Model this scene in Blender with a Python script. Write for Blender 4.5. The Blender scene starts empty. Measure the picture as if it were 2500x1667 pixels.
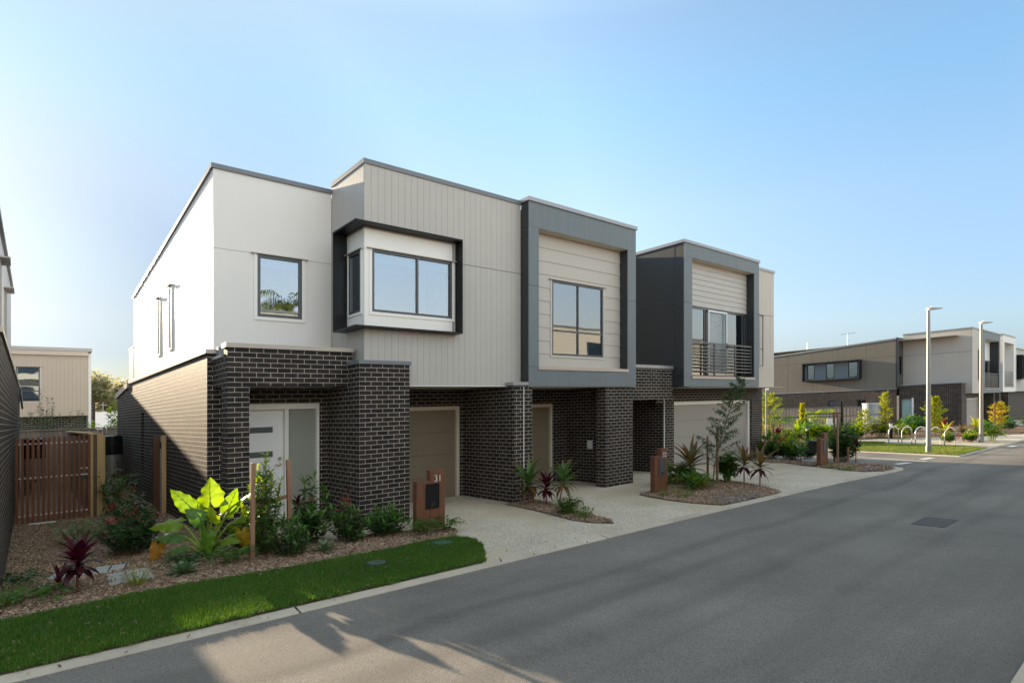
import bpy, bmesh, math, random
import numpy as np
from mathutils import Vector, Matrix
random.seed(7); RNG = np.random.default_rng(7)
C = bpy.context.scene.collection
S = 0.051                      # the estate falls gently away from the street towards its rear

def W(x, y, z):                # site coordinates (street, depth, height above the sloping ground) -> world
    return Vector((x, y, z - S * max(-22.0, min(46.0, y))))

# ---------------------------------------------------------------- materials
M = {}
def nmat(name):
    m = bpy.data.materials.new(name); m.use_nodes = True
    nt = m.node_tree; nt.nodes.clear()
    out = nt.nodes.new('ShaderNodeOutputMaterial')
    M[name] = m
    return m, nt, out
def N(nt, t, **kw):
    n = nt.nodes.new(t)
    for k, v in kw.items():
        if k.startswith('i_'):
            key = k[2:]
            key = int(key) if key.isdigit() else key.replace('_', ' ')
            n.inputs[key].default_value = v
        else: setattr(n, k, v)
    return n
def L(nt, a, ao, b, bi): nt.links.new(a.outputs[ao], b.inputs[bi])
def rgb(c): return (c[0], c[1], c[2], 1)
def uvn(nt, sx=1, sy=1):
    u = N(nt, 'ShaderNodeUVMap'); mp = N(nt, 'ShaderNodeMapping'); mp.inputs['Scale'].default_value = (sx, sy, 1)
    L(nt, u, 'UV', mp, 'Vector'); return mp
def paint(name, col, rough=.5, var=.06, scale=1.2, streak=0, bump=.0, bscale=150, metal=0, spec=.5, obj=False, sheen=0):
    m, nt, out = nmat(name)
    b = N(nt, 'ShaderNodeBsdfPrincipled'); b.inputs['Roughness'].default_value = rough
    if sheen: b.inputs['Sheen Weight'].default_value = sheen; b.inputs['Sheen Roughness'].default_value = .35; b.inputs['Sheen Tint'].default_value = (1, .88, .72, 1)
    b.inputs['Metallic'].default_value = metal; b.inputs['Specular IOR Level'].default_value = spec
    if obj:
        tc = N(nt, 'ShaderNodeTexCoord'); src, so = tc, 'Object'
    else: src, so = uvn(nt), 'Vector'
    n1 = N(nt, 'ShaderNodeTexNoise', i_Scale=scale, i_Detail=6.0, i_Roughness=.6); L(nt, src, so, n1, 'Vector')
    fac, fo = n1, 'Fac'
    if streak:
        mp = N(nt, 'ShaderNodeMapping'); mp.inputs['Scale'].default_value = (9, .5, 1) if not obj else (14, 14, .8)
        L(nt, src, so, mp, 'Vector')
        n2 = N(nt, 'ShaderNodeTexNoise', i_Scale=1.0, i_Detail=4.0); L(nt, mp, 'Vector', n2, 'Vector')
        mx = N(nt, 'ShaderNodeMix'); mx.inputs[0].default_value = streak
        L(nt, n1, 'Fac', mx, 2); L(nt, n2, 'Fac', mx, 3); fac, fo = mx, 0
    cr = N(nt, 'ShaderNodeValToRGB')
    cr.color_ramp.elements[0].position = .25; cr.color_ramp.elements[1].position = .75
    cr.color_ramp.elements[0].color = rgb([c * (1 - var) for c in col]); cr.color_ramp.elements[1].color = rgb([min(1, c * (1 + var)) for c in col])
    L(nt, fac, fo, cr, 'Fac'); L(nt, cr, 'Color', b, 'Base Color')
    if bump:
        nb = N(nt, 'ShaderNodeTexNoise', i_Scale=bscale, i_Detail=3.0); L(nt, src, so, nb, 'Vector')
        bp = N(nt, 'ShaderNodeBump', i_Strength=bump, i_Distance=.01); L(nt, nb, 'Fac', bp, 'Height'); L(nt, bp, 'Normal', b, 'Normal')
    L(nt, b, 'BSDF', out, 'Surface'); return m
def brick(name, c1, c2, mort):
    m, nt, out = nmat(name); mp = uvn(nt)
    t = N(nt, 'ShaderNodeTexBrick', offset=.5, i_Scale=1.0, i_Mortar_Size=.0039, i_Mortar_Smooth=.15, i_Bias=0.0, i_Brick_Width=.24, i_Row_Height=.086)
    t.inputs['Color1'].default_value = rgb(c1); t.inputs['Color2'].default_value = rgb(c2); t.inputs['Mortar'].default_value = rgb(mort)
    L(nt, mp, 'Vector', t, 'Vector')
    n = N(nt, 'ShaderNodeTexNoise', i_Scale=3.0, i_Detail=7.0); L(nt, mp, 'Vector', n, 'Vector')
    mr = N(nt, 'ShaderNodeMapRange'); mr.inputs['To Min'].default_value = .50; mr.inputs['To Max'].default_value = 1.5; L(nt, n, 'Fac', mr, 'Value')
    mu = N(nt, 'ShaderNodeMix', data_type='RGBA', blend_type='MULTIPLY'); mu.inputs[0].default_value = 1
    L(nt, t, 'Color', mu, 6); L(nt, mr, 'Result', mu, 7)
    b = N(nt, 'ShaderNodeBsdfPrincipled'); L(nt, mu, 2, b, 'Base Color')
    rr = N(nt, 'ShaderNodeMapRange'); b.inputs['Specular IOR Level'].default_value = .14; rr.inputs['To Min'].default_value = .66; rr.inputs['To Max'].default_value = .9; L(nt, t, 'Fac', rr, 'Value'); L(nt, rr, 'Result', b, 'Roughness')
    inv = N(nt, 'ShaderNodeMath', operation='SUBTRACT'); inv.inputs[0].default_value = 1; L(nt, t, 'Fac', inv, 1)
    nb = N(nt, 'ShaderNodeTexNoise', i_Scale=90.0, i_Detail=2.0); L(nt, mp, 'Vector', nb, 'Vector')
    ad = N(nt, 'ShaderNodeMath', operation='MULTIPLY_ADD'); ad.inputs[1].default_value = .35; L(nt, nb, 'Fac', ad, 0); L(nt, inv, 0, ad, 2)
    bp = N(nt, 'ShaderNodeBump', i_Strength=.7, i_Distance=.006); L(nt, ad, 0, bp, 'Height'); L(nt, bp, 'Normal', b, 'Normal')
    L(nt, b, 'BSDF', out, 'Surface')
def speckle(name, cols, scale, rough=.9, big=.5, bump=.5, bdist=.01, patches=None, tracks=()):
    """granular surface from the world position: asphalt, exposed aggregate, gravel"""
    m, nt, out = nmat(name); g = N(nt, 'ShaderNodeNewGeometry')
    v = N(nt, 'ShaderNodeTexVoronoi', i_Scale=scale); L(nt, g, 'Position', v, 'Vector')
    cr = N(nt, 'ShaderNodeValToRGB'); cr.color_ramp.interpolation = 'LINEAR'
    el = cr.color_ramp.elements
    while len(el) < len(cols): el.new(.5)
    for i, c in enumerate(cols): el[i].position = i / (len(cols) - 1); el[i].color = rgb(c)
    sp = N(nt, 'ShaderNodeSeparateColor'); L(nt, v, 'Color', sp, 'Color'); L(nt, sp, 'Red', cr, 'Fac')
    n = N(nt, 'ShaderNodeTexNoise', i_Scale=.55, i_Detail=8.0, i_Roughness=.62); L(nt, g, 'Position', n, 'Vector')
    mr = N(nt, 'ShaderNodeMapRange'); mr.inputs['From Min'].default_value = .3; mr.inputs['From Max'].default_value = .7
    mr.inputs['To Min'].default_value = 1 - big; mr.inputs['To Max'].default_value = 1 + big; L(nt, n, 'Fac', mr, 'Value')
    mu = N(nt, 'ShaderNodeMix', data_type='RGBA', blend_type='MULTIPLY'); mu.inputs[0].default_value = 1
    L(nt, cr, 'Color', mu, 6); L(nt, mr, 'Result', mu, 7); col, co = mu, 2
    if patches:
        mp = N(nt, 'ShaderNodeMapping'); mp.inputs['Scale'].default_value = patches[1]; L(nt, g, 'Position', mp, 'Vector')
        n2 = N(nt, 'ShaderNodeTexNoise', i_Scale=1.0, i_Detail=5.0); L(nt, mp, 'Vector', n2, 'Vector')
        r2 = N(nt, 'ShaderNodeMapRange'); r2.inputs['From Min'].default_value = patches[2]; r2.inputs['From Max'].default_value = patches[2] + .12; r2.inputs['To Max'].default_value = patches[3]; L(nt, n2, 'Fac', r2, 'Value')
        m2 = N(nt, 'ShaderNodeMix', data_type='RGBA'); L(nt, r2, 'Result', m2, 0); L(nt, mu, 2, m2, 6); m2.inputs[7].default_value = rgb(patches[0]); col, co = m2, 2
    for ty, tw, td in tracks:      # polished wheel tracks along the street
        sx = N(nt, 'ShaderNodeSeparateXYZ'); L(nt, g, 'Position', sx, 'Vector')
        wv = N(nt, 'ShaderNodeTexNoise', i_Scale=.22, i_Detail=2.0); L(nt, g, 'Position', wv, 'Vector')
        a1 = N(nt, 'ShaderNodeMath', operation='MULTIPLY_ADD'); a1.inputs[1].default_value = 1.1; L(nt, wv, 'Fac', a1, 0); L(nt, sx, 'Y', a1, 2)
        a2 = N(nt, 'ShaderNodeMath', operation='SUBTRACT'); L(nt, a1, 0, a2, 0); a2.inputs[1].default_value = ty + .55
        a3 = N(nt, 'ShaderNodeMath', operation='ABSOLUTE'); L(nt, a2, 0, a3, 0)
        r3 = N(nt, 'ShaderNodeMapRange'); r3.interpolation_type = 'SMOOTHSTEP'; r3.inputs['From Max'].default_value = tw; r3.inputs['To Min'].default_value = td; r3.inputs['To Max'].default_value = 1; L(nt, a3, 0, r3, 'Value')
        m3 = N(nt, 'ShaderNodeMix', data_type='RGBA', blend_type='MULTIPLY'); m3.inputs[0].default_value = 1; L(nt, col, co, m3, 6); L(nt, r3, 'Result', m3, 7); col, co = m3, 2
    b = N(nt, 'ShaderNodeBsdfPrincipled', i_Roughness=rough); L(nt, col, co, b, 'Base Color'); b.inputs['Specular IOR Level'].default_value = .3
    if bump:
        bp = N(nt, 'ShaderNodeBump', i_Strength=bump, i_Distance=bdist); L(nt, v, 'Distance', bp, 'Height'); L(nt, bp, 'Normal', b, 'Normal')
    L(nt, b, 'BSDF', out, 'Surface')
def wood(name, ca, cb, rough=.55, gs=1.0):
    m, nt, out = nmat(name); tc = N(nt, 'ShaderNodeTexCoord'); mp = N(nt, 'ShaderNodeMapping'); mp.inputs['Scale'].default_value = (38 * gs, 38 * gs, 1.6 * gs)
    L(nt, tc, 'Object', mp, 'Vector'); n = N(nt, 'ShaderNodeTexNoise', i_Scale=1.0, i_Detail=7.0, i_Roughness=.65, i_Distortion=.7); L(nt, mp, 'Vector', n, 'Vector')
    cr = N(nt, 'ShaderNodeValToRGB'); cr.color_ramp.elements[0].position = .3; cr.color_ramp.elements[1].position = .7
    cr.color_ramp.elements[0].color = rgb(ca); cr.color_ramp.elements[1].color = rgb(cb); L(nt, n, 'Fac', cr, 'Fac')
    gi = N(nt, 'ShaderNodeObjectInfo'); mr = N(nt, 'ShaderNodeMapRange'); mr.inputs['To Min'].default_value = .85; mr.inputs['To Max'].default_value = 1.1; L(nt, gi, 'Random', mr, 'Value')
    mu = N(nt, 'ShaderNodeMix', data_type='RGBA', blend_type='MULTIPLY'); mu.inputs[0].default_value = 1; L(nt, cr, 'Color', mu, 6); L(nt, mr, 'Result', mu, 7)
    b = N(nt, 'ShaderNodeBsdfPrincipled', i_Roughness=rough); L(nt, mu, 2, b, 'Base Color')
    bp = N(nt, 'ShaderNodeBump', i_Strength=.25, i_Distance=.004); L(nt, n, 'Fac', bp, 'Height'); L(nt, bp, 'Normal', b, 'Normal')
    L(nt, b, 'BSDF', out, 'Surface')
def leafm(name, c0, c1, edge=None, trans=.35, rough=.42, tcol=None):
    """leaf: UV.x = random tint per leaf, UV.y = 0 at the base to 1 at the tip"""
    m, nt, out = nmat(name); u = N(nt, 'ShaderNodeUVMap'); sp = N(nt, 'ShaderNodeSeparateXYZ'); L(nt, u, 'UV', sp, 'Vector')
    mx = N(nt, 'ShaderNodeMix', data_type='RGBA'); L(nt, sp, 'X', mx, 0); mx.inputs[6].default_value = rgb(c0); mx.inputs[7].default_value = rgb(c1)
    col, co = mx, 2
    if edge:
        r = N(nt, 'ShaderNodeMapRange'); r.inputs['From Min'].default_value = edge[1]; r.inputs['From Max'].default_value = edge[2]; L(nt, sp, 'Y', r, 'Value')
        m2 = N(nt, 'ShaderNodeMix', data_type='RGBA'); L(nt, r, 'Result', m2, 0); L(nt, mx, 2, m2, 6); m2.inputs[7].default_value = rgb(edge[0]); col = m2
    b = N(nt, 'ShaderNodeBsdfPrincipled', i_Roughness=rough); L(nt, col, co, b, 'Base Color')
    t = N(nt, 'ShaderNodeBsdfTranslucent')
    hs = N(nt, 'ShaderNodeHueSaturation', i_Saturation=1.15, i_Value=1.9); hs.inputs['Hue'].default_value = .49; L(nt, col, co, hs, 'Color'); L(nt, hs, 'Color', t, 'Color')
    ms = N(nt, 'ShaderNodeMixShader'); ms.inputs[0].default_value = trans; L(nt, b, 'BSDF', ms, 1); L(nt, t, 'BSDF', ms, 2); L(nt, ms, 'Shader', out, 'Surface')
def glassm(name, tint=(.55, .62, .66), refl=.19, rough=0.0):
    m, nt, out = nmat(name)
    t = N(nt, 'ShaderNodeBsdfTransparent'); t.inputs['Color'].default_value = rgb(tint)
    g = N(nt, 'ShaderNodeBsdfGlossy', i_Roughness=rough); g.inputs['Color'].default_value = (.70, .81, .93, 1)
    lw = N(nt, 'ShaderNodeLayerWeight', i_Blend=.35); mr = N(nt, 'ShaderNodeMapRange'); mr.inputs['To Min'].default_value = refl; L(nt, lw, 'Fresnel', mr, 'Value')
    if rough == 0:   # slightly wavy float glass
        tc = N(nt, 'ShaderNodeNewGeometry'); n = N(nt, 'ShaderNodeTexNoise', i_Scale=1.3, i_Detail=1.0); L(nt, tc, 'Position', n, 'Vector')
        bp = N(nt, 'ShaderNodeBump', i_Strength=.05, i_Distance=.05); L(nt, n, 'Fac', bp, 'Height'); L(nt, bp, 'Normal', g, 'Normal')
    ms = N(nt, 'ShaderNodeMixShader'); L(nt, mr, 'Result', ms, 0); L(nt, t, 'BSDF', ms, 1); L(nt, g, 'BSDF', ms, 2); L(nt, ms, 'Shader', out, 'Surface')

brick('dark_brick', (.038, .029, .027), (.017, .015, .015), (.58, .51, .42))
paint('white_sheet', (.74, .705, .67), rough=.40, spec=.22, var=.018, streak=.4, bump=.03, bscale=60)
paint('taupe_board', (.435, .405, .37), rough=.5, var=.05, streak=.3)
paint('taupe_back', (.24, .225, .21), rough=.8)
paint('taupe_warm_bounce', (.46, .385, .31), rough=.55, var=.04, streak=.4)  # taupe board with the warm bounce light put into its colour
paint('warm_sheet', (.46, .415, .365), rough=.5, var=.05, streak=.5)
paint('grey_sheet', (.135, .158, .172), rough=.55, var=.10, streak=.7, bump=.04, bscale=40)
paint('charcoal_sheet', (.024, .027, .030), sheen=.5, rough=.55, var=.08, streak=.5)
paint('sunlit_charcoal', (.145, .130, .105), sheen=1.0, rough=.52, var=.14, streak=.75, scale=.8)  # charcoal wall, base lightened and warmed to boost the grazing sun
paint('fascia_metal', (.15, .165, .18), rough=.45, var=.04)
paint('cap_metal', (.42, .37, .32), rough=.4, var=.05, metal=.3)
paint('cap_grey', (.30, .30, .31), rough=.4, var=.05, metal=.3)
paint('black_metal', (.008, .009, .011), rough=.38, spec=.25, var=.05)
paint('frame_metal', (.060, .066, .072), rough=.35, var=.04)
paint('alu', (.42, .45, .47), rough=.3, var=.03, metal=.6)
paint('trim_taupe', (.50, .47, .43), rough=.5, var=.03)
paint('trim_white', (.78, .75, .70), rough=.45, var=.02)
paint('door_white', (.80, .78, .76), rough=.35, var=.015)
paint('jamb_cream', (.62, .55, .44), rough=.5, var=.02)
paint('garage_bronze', (.23, .185, .13), rough=.2, spec=.7, var=.05, streak=.2)
paint('garage_taupe', (.30, .275, .25), rough=.40, var=.04, streak=.2)
paint('soffit', (.58, .52, .44), rough=.6, var=.03)
paint('room', (.17, .165, .16), rough=.8)
paint('blind', (.86, .87, .86), rough=.6, var=.02)
paint('curtain', (.45, .47, .48), rough=.7, var=.25, scale=2.0, streak=.9)
paint('steel', (.62, .60, .57), rough=.22, var=.02, metal=.95, obj=True)
paint('galv', (.30, .34, .36), rough=.45, var=.10, metal=.35, obj=True, scale=5)
paint('lamp_grey', (.27, .265, .25), rough=.45, var=.04, metal=.2, obj=True)
paint('tank_steel', (.45, .43, .40), rough=.28, var=.02, metal=.7, obj=True)
paint('tank_black', (.012, .012, .013), rough=.22, obj=True)
paint('black_plastic', (.012, .012, .013), rough=.4, obj=True)
paint('white_plastic', (.70, .70, .68), rough=.4, obj=True)
paint('green_plastic', (.06, .13, .10), rough=.5, obj=True)
paint('concrete', (.45, .385, .305), rough=.85, var=.22, scale=1.6, bump=.15, bscale=90, obj=True)
paint('lid_grey', (.36, .36, .35), rough=.85, var=.10, scale=4, bump=.15, bscale=60, obj=True)
paint('grate', (.13, .12, .105), rough=.6, var=.15, scale=8, obj=True)
paint('slate_paver', (.085, .092, .105), rough=.7, var=.10, scale=4, bump=.15, bscale=60, obj=True)
paint('road_paint', (.62, .61, .58), rough=.7, var=.10, scale=6, obj=True)
paint('notice', (.80, .80, .78), rough=.6, obj=True)
paint('red_ink', (.45, .08, .06), rough=.6, obj=True)
paint('brass', (.70, .60, .42), rough=.25, metal=.9, obj=True)
paint('numeral', (.72, .70, .66), rough=.35, metal=.5, obj=True)
paint('roof_sheet', (.40, .39, .37), rough=.5)
paint('white_render', (.80, .81, .82), rough=.7, var=.02)
paint('cream_board', (.50, .45, .38), rough=.55, var=.03)
paint('door_green', (.35, .50, .45), rough=.5, obj=True)
speckle('asphalt', [(.110, .099, .086), (.172, .155, .136), (.255, .231, .205), (.155, .139, .122)], 150, rough=.9, big=.20, bump=.5, bdist=.008, patches=((.102, .092, .080), (.055, 1.15, .4), .50, .45), tracks=((-5.2, .22, .80), (-6.6, .26, .84), (-7.7, .2, .88)))
speckle('aggregate', [(.29, .245, .185), (.50, .43, .34), (.68, .59, .475), (.42, .365, .29)], 60, rough=.8, big=.16, bump=.4, patches=((.46, .36, .25), (.45, .55, .5), .50, .55))
speckle('gravel', [(.14, .09, .055), (.25, .17, .11), (.34, .25, .17), (.19, .135, .09)], 30, rough=.75, big=.25, bump=1.0, bdist=.02)
speckle('mulch_bed', [(.08, .048, .03), (.16, .10, .065), (.25, .17, .115)], 26, rough=.95, big=.3, bump=1.0, bdist=.03)
speckle('soil', [(.08, .06, .04), (.13, .10, .07)], 5, rough=1, big=.3, bump=.3)
speckle('turf_base', [(.025, .045, .014), (.045, .07, .02), (.06, .075, .03)], 60, rough=1, big=.3, bump=.5)
wood('merbau', (.13, .040, .018), (.30, .105, .045), rough=.45)
wood('corten_wood', (.085, .030, .015), (.175, .068, .036), rough=.5)
wood('pine_post', (.55, .35, .14), (.74, .51, .24), rough=.6)  # brightened to stand for light the shaded posts do not get
wood('stake_wood', (.17, .085, .05), (.32, .18, .11), rough=.7)
wood('grey_paling', (.17, .145, .12), (.34, .29, .24), rough=.85)
wood('bark', (.10, .075, .05), (.22, .17, .12), rough=.9)
leafm('leaf_dark', (.016, .052, .014), (.042, .10, .022), rough=.36)
leafm('leaf_mid', (.035, .10, .014), (.085, .18, .028), trans=.42)
leafm('leaf_lime', (.10, .20, .02), (.28, .34, .04), trans=.5)
leafm('leaf_gold', (.24, .28, .03), (.46, .42, .05), trans=.5)
leafm('leaf_elephant', (.10, .20, .015), (.20, .30, .025), trans=.5, rough=.35)
leafm('leaf_yellow', (.42, .24, .015), (.50, .30, .03), trans=.45)
leafm('leaf_brown', (.34, .15, .025), (.42, .20, .04), trans=.3)
leafm('leaf_burgundy', (.035, .006, .010), (.085, .012, .020), trans=.35)
leafm('leaf_red', (.14, .015, .012), (.30, .04, .02), trans=.35)
leafm('leaf_cordy', (.05, .11, .028), (.10, .18, .05), edge=((.16, .05, .035), .55, 1.1))
leafm('leaf_bronze', (.085, .075, .025), (.17, .12, .04), edge=((.20, .04, .03), .5, 1.1))
leafm('leaf_agave', (.075, .13, .06), (.12, .18, .085), trans=.15)
leafm('leaf_willow', (.024, .065, .020), (.055, .11, .030))
leafm('grass_blade', (.028, .090, .008), (.085, .175, .022), trans=.4, rough=.6)
leafm('grass_dry', (.08, .14, .02), (.16, .19, .045), trans=.4, rough=.6)
leafm('leaf_tuft', (.10, .15, .02), (.26, .24, .05), trans=.4)
leafm('leaf_hazy', (.22, .21, .11), (.34, .32, .18), trans=.5)  # haze and backlight put into the leaf colour
leafm('chips', (.12, .068, .04), (.44, .31, .215), trans=0, rough=.9)
leafm('pebble', (.13, .08, .045), (.44, .30, .19), trans=0, rough=.7)
leafm('stem_green', (.14, .22, .03), (.25, .33, .05), trans=.2)
leafm('stem_red', (.10, .02, .02), (.18, .05, .04), trans=0)
glassm('glass'); glassm('glass_dark', (.30, .33, .35), .14); 
m, nt, out = nmat('frosted'); b = N(nt, 'ShaderNodeBsdfPrincipled', i_Roughness=.28); b.inputs['Base Color'].default_value = (.30, .31, .26, 1); L(nt, b, 'BSDF', out, 'Surface')
m, nt, out = nmat('frosted_dark'); b = N(nt, 'ShaderNodeBsdfPrincipled', i_Roughness=.25); b.inputs['Base Color'].default_value = (.10, .115, .11, 1); L(nt, b, 'BSDF', out, 'Surface')
m, nt, out = nmat('lens'); b = N(nt, 'ShaderNodeBsdfPrincipled', i_Roughness=.2); b.inputs['Base Color'].default_value = (.8, .8, .8, 1); L(nt, b, 'BSDF', out, 'Surface')

# ---------------------------------------------------------------- mesh builder (works in site coordinates)
class MB:
    def __init__(s): s.v = []; s.f = []; s.uv = []
    def face(s, pts, uvs=None):
        i = len(s.v); s.v += [tuple(p) for p in pts]; s.f.append(tuple(range(i, i + len(pts))))
        if uvs is None:
            a, b, c = Vector(pts[0]), Vector(pts[1]), Vector(pts[2]); n = (b - a).cross(c - a)
            if len(pts) > 3: n += (c - a).cross(Vector(pts[3]) - a)
            n = [abs(k) for k in n]
            if n[2] >= n[0] and n[2] >= n[1]: uvs = [(p[0], p[1]) for p in pts]
            elif n[1] >= n[0]: uvs = [(p[0], p[2]) for p in pts]
            else: uvs = [(p[1] + .12, p[2]) for p in pts]
        s.uv += uvs
        return s
    def box(s, x0, x1, y0, y1, z0, z1):
        a = [(x0,y0,z0),(x1,y0,z0),(x1,y1,z0),(x0,y1,z0),(x0,y0,z1),(x1,y0,z1),(x1,y1,z1),(x0,y1,z1)]
        for q in ((0,3,2,1),(4,5,6,7),(0,1,5,4),(1,2,6,5),(2,3,7,6),(3,0,4,7)): s.face([a[k] for k in q])
        return s
    def hexa(s, a):      # eight corners ordered like box
        for q in ((0,3,2,1),(4,5,6,7),(0,1,5,4),(1,2,6,5),(2,3,7,6),(3,0,4,7)): s.face([a[k] for k in q])
        return s
    def prism(s, poly, z0, z1):
        n = len(poly); f0 = (lambda p: z0) if not callable(z0) else z0; f1 = (lambda p: z1) if not callable(z1) else z1
        s.face([(p[0], p[1], f1(p)) for p in poly]); s.face([(p[0], p[1], f0(p)) for p in reversed(poly)])
        for i in range(n):
            p, q = poly[i], poly[(i + 1) % n]
            s.face([(p[0],p[1],f0(p)),(q[0],q[1],f0(q)),(q[0],q[1],f1(q)),(p[0],p[1],f1(p))])
        return s
    def sheet(s, poly, z): s.face([(p[0], p[1], z) for p in poly]); return s
    def wally(s, x0, x1, z0, z1, y0, y1, holes=()):   # wall facing -Y, thickness y0..y1
        xs = sorted({x0, x1, *[h[0] for h in holes], *[h[1] for h in holes]}); xs = [x for x in xs if x0 <= x <= x1]
        for a, b in zip(xs, xs[1:]):
            cuts = sorted([(h[2], h[3]) for h in holes if h[0] < (a + b) / 2 < h[1]]); z = z0
            for c, d in cuts:
                if c > z: s.box(a, b, y0, y1, z, c)
                z = max(z, d)
            if z < z1: s.box(a, b, y0, y1, z, z1)
        return s
    def wallx(s, y0, y1, z0, z1, x0, x1, holes=()):
        ys = sorted({y0, y1, *[h[0] for h in holes], *[h[1] for h in holes]})
        for a, b in zip(ys, ys[1:]):
            cuts = sorted([(h[2], h[3]) for h in holes if h[0] < (a + b) / 2 < h[1]]); z = z0
            for c, d in cuts:
                if c > z: s.box(x0, x1, a, b, z, c)
                z = max(z, d)
            if z < z1: s.box(x0, x1, a, b, z, z1)
        return s
    def ring(s, x0, x1, z0, z1, w, y0, y1):           # rectangular frame facing -Y
        s.box(x0, x0 + w, y0, y1, z0, z1); s.box(x1 - w, x1, y0, y1, z0, z1)
        s.box(x0 + w, x1 - w, y0, y1, z1 - w, z1); s.box(x0 + w, x1 - w, y0, y1, z0, z0 + w); return s
    def ringx(s, y0, y1, z0, z1, w, x0, x1):
        s.box(x0, x1, y0, y0 + w, z0, z1); s.box(x0, x1, y1 - w, y1, z0, z1)
        s.box(x0, x1, y0 + w, y1 - w, z1 - w, z1); s.box(x0, x1, y0 + w, y1 - w, z0, z0 + w); return s
    def tube(s, pts, r, n=8, cap=True, tint=None):
        P = [Vector(p) for p in pts]; R = r if isinstance(r, (list, tuple)) else [r] * len(P); rings = []
        up = Vector((0, 0, 1)); 
        for i, p in enumerate(P):
            d = (P[min(i + 1, len(P) - 1)] - P[max(i - 1, 0)]).normalized()
            a = d.cross(up)
            if a.length < 1e-3: a = d.cross(Vector((0, 1, 0)))
            a.normalize(); b = d.cross(a).normalized()
            rings.append([p + (a * math.cos(2*math.pi*k/n) + b * math.sin(2*math.pi*k/n)) * R[i] for k in range(n)])
        i0 = len(s.v)
        for rg in rings: s.v += [tuple(q) for q in rg]
        for i in range(len(P) - 1):
            for k in range(n):
                s.f.append((i0+i*n+k, i0+(i+1)*n+k, i0+(i+1)*n+(k+1)%n, i0+i*n+(k+1)%n))
                s.uv += [(tint if tint is not None else k/n*.3, j) for j in (i*.2, i*.2+.2, i*.2+.2, i*.2)]
        if cap:
            for rg, rev in ((rings[0], 0), (rings[-1], 1)):
                s.face(list(reversed(rg)) if not rev else rg, [(tint or 0, 0)] * n)
        return s
    def cyl(s, x, y, z0, z1, r, n=20, r1=None): return s.tube([(x,y,z0),(x,y,z1)], [r, r if r1 is None else r1], n)
    def build(s, name, mat, parent=None, base=None, smooth=False, bevel=0):
        me = bpy.data.meshes.new(name)
        o = bpy.data.objects.new(name, me); C.objects.link(o)
        if parent is not None: o.parent = parent; b0 = ORG[root(parent)]
        else: b0 = W(*(base or (0, 0, 0))); o.location = b0; ORG[o.name] = b0
        me.from_pydata([tuple(W(*p) - b0) for p in s.v], [], s.f)
        ul = me.uv_layers.new(name='UVMap'); ul.data.foreach_set('uv', np.array(s.uv, dtype=np.float32).ravel())
        me.materials.append(M[mat])
        if smooth: me.polygons.foreach_set('use_smooth', [True] * len(me.polygons))
        me.update()
        if bevel:
            bm = bmesh.new(); bm.from_mesh(me); bmesh.ops.remove_doubles(bm, verts=bm.verts, dist=1e-5); bm.to_mesh(me); bm.free()
            md = o.modifiers.new('bevel', 'BEVEL'); md.width = bevel; md.segments = 2; md.limit_method = 'ANGLE'
        return o
ORG = {}
def root(o):
    while o.parent is not None: o = o.parent
    return o.name
def thing(name, label, cat, base=(0, 0, 0), group=None):
    o = bpy.data.objects.new(name, None); C.objects.link(o); o.empty_display_size = .2
    o.location = W(*base); ORG[o.name] = W(*base); o['label'] = label; o['category'] = cat
    if group: o['group'] = group
    return o
def tag(o, label, cat, group=None):
    o['label'] = label; o['category'] = cat
    if group: o['group'] = group
    return o
def kind(o, k): o['kind'] = k; return o
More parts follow.
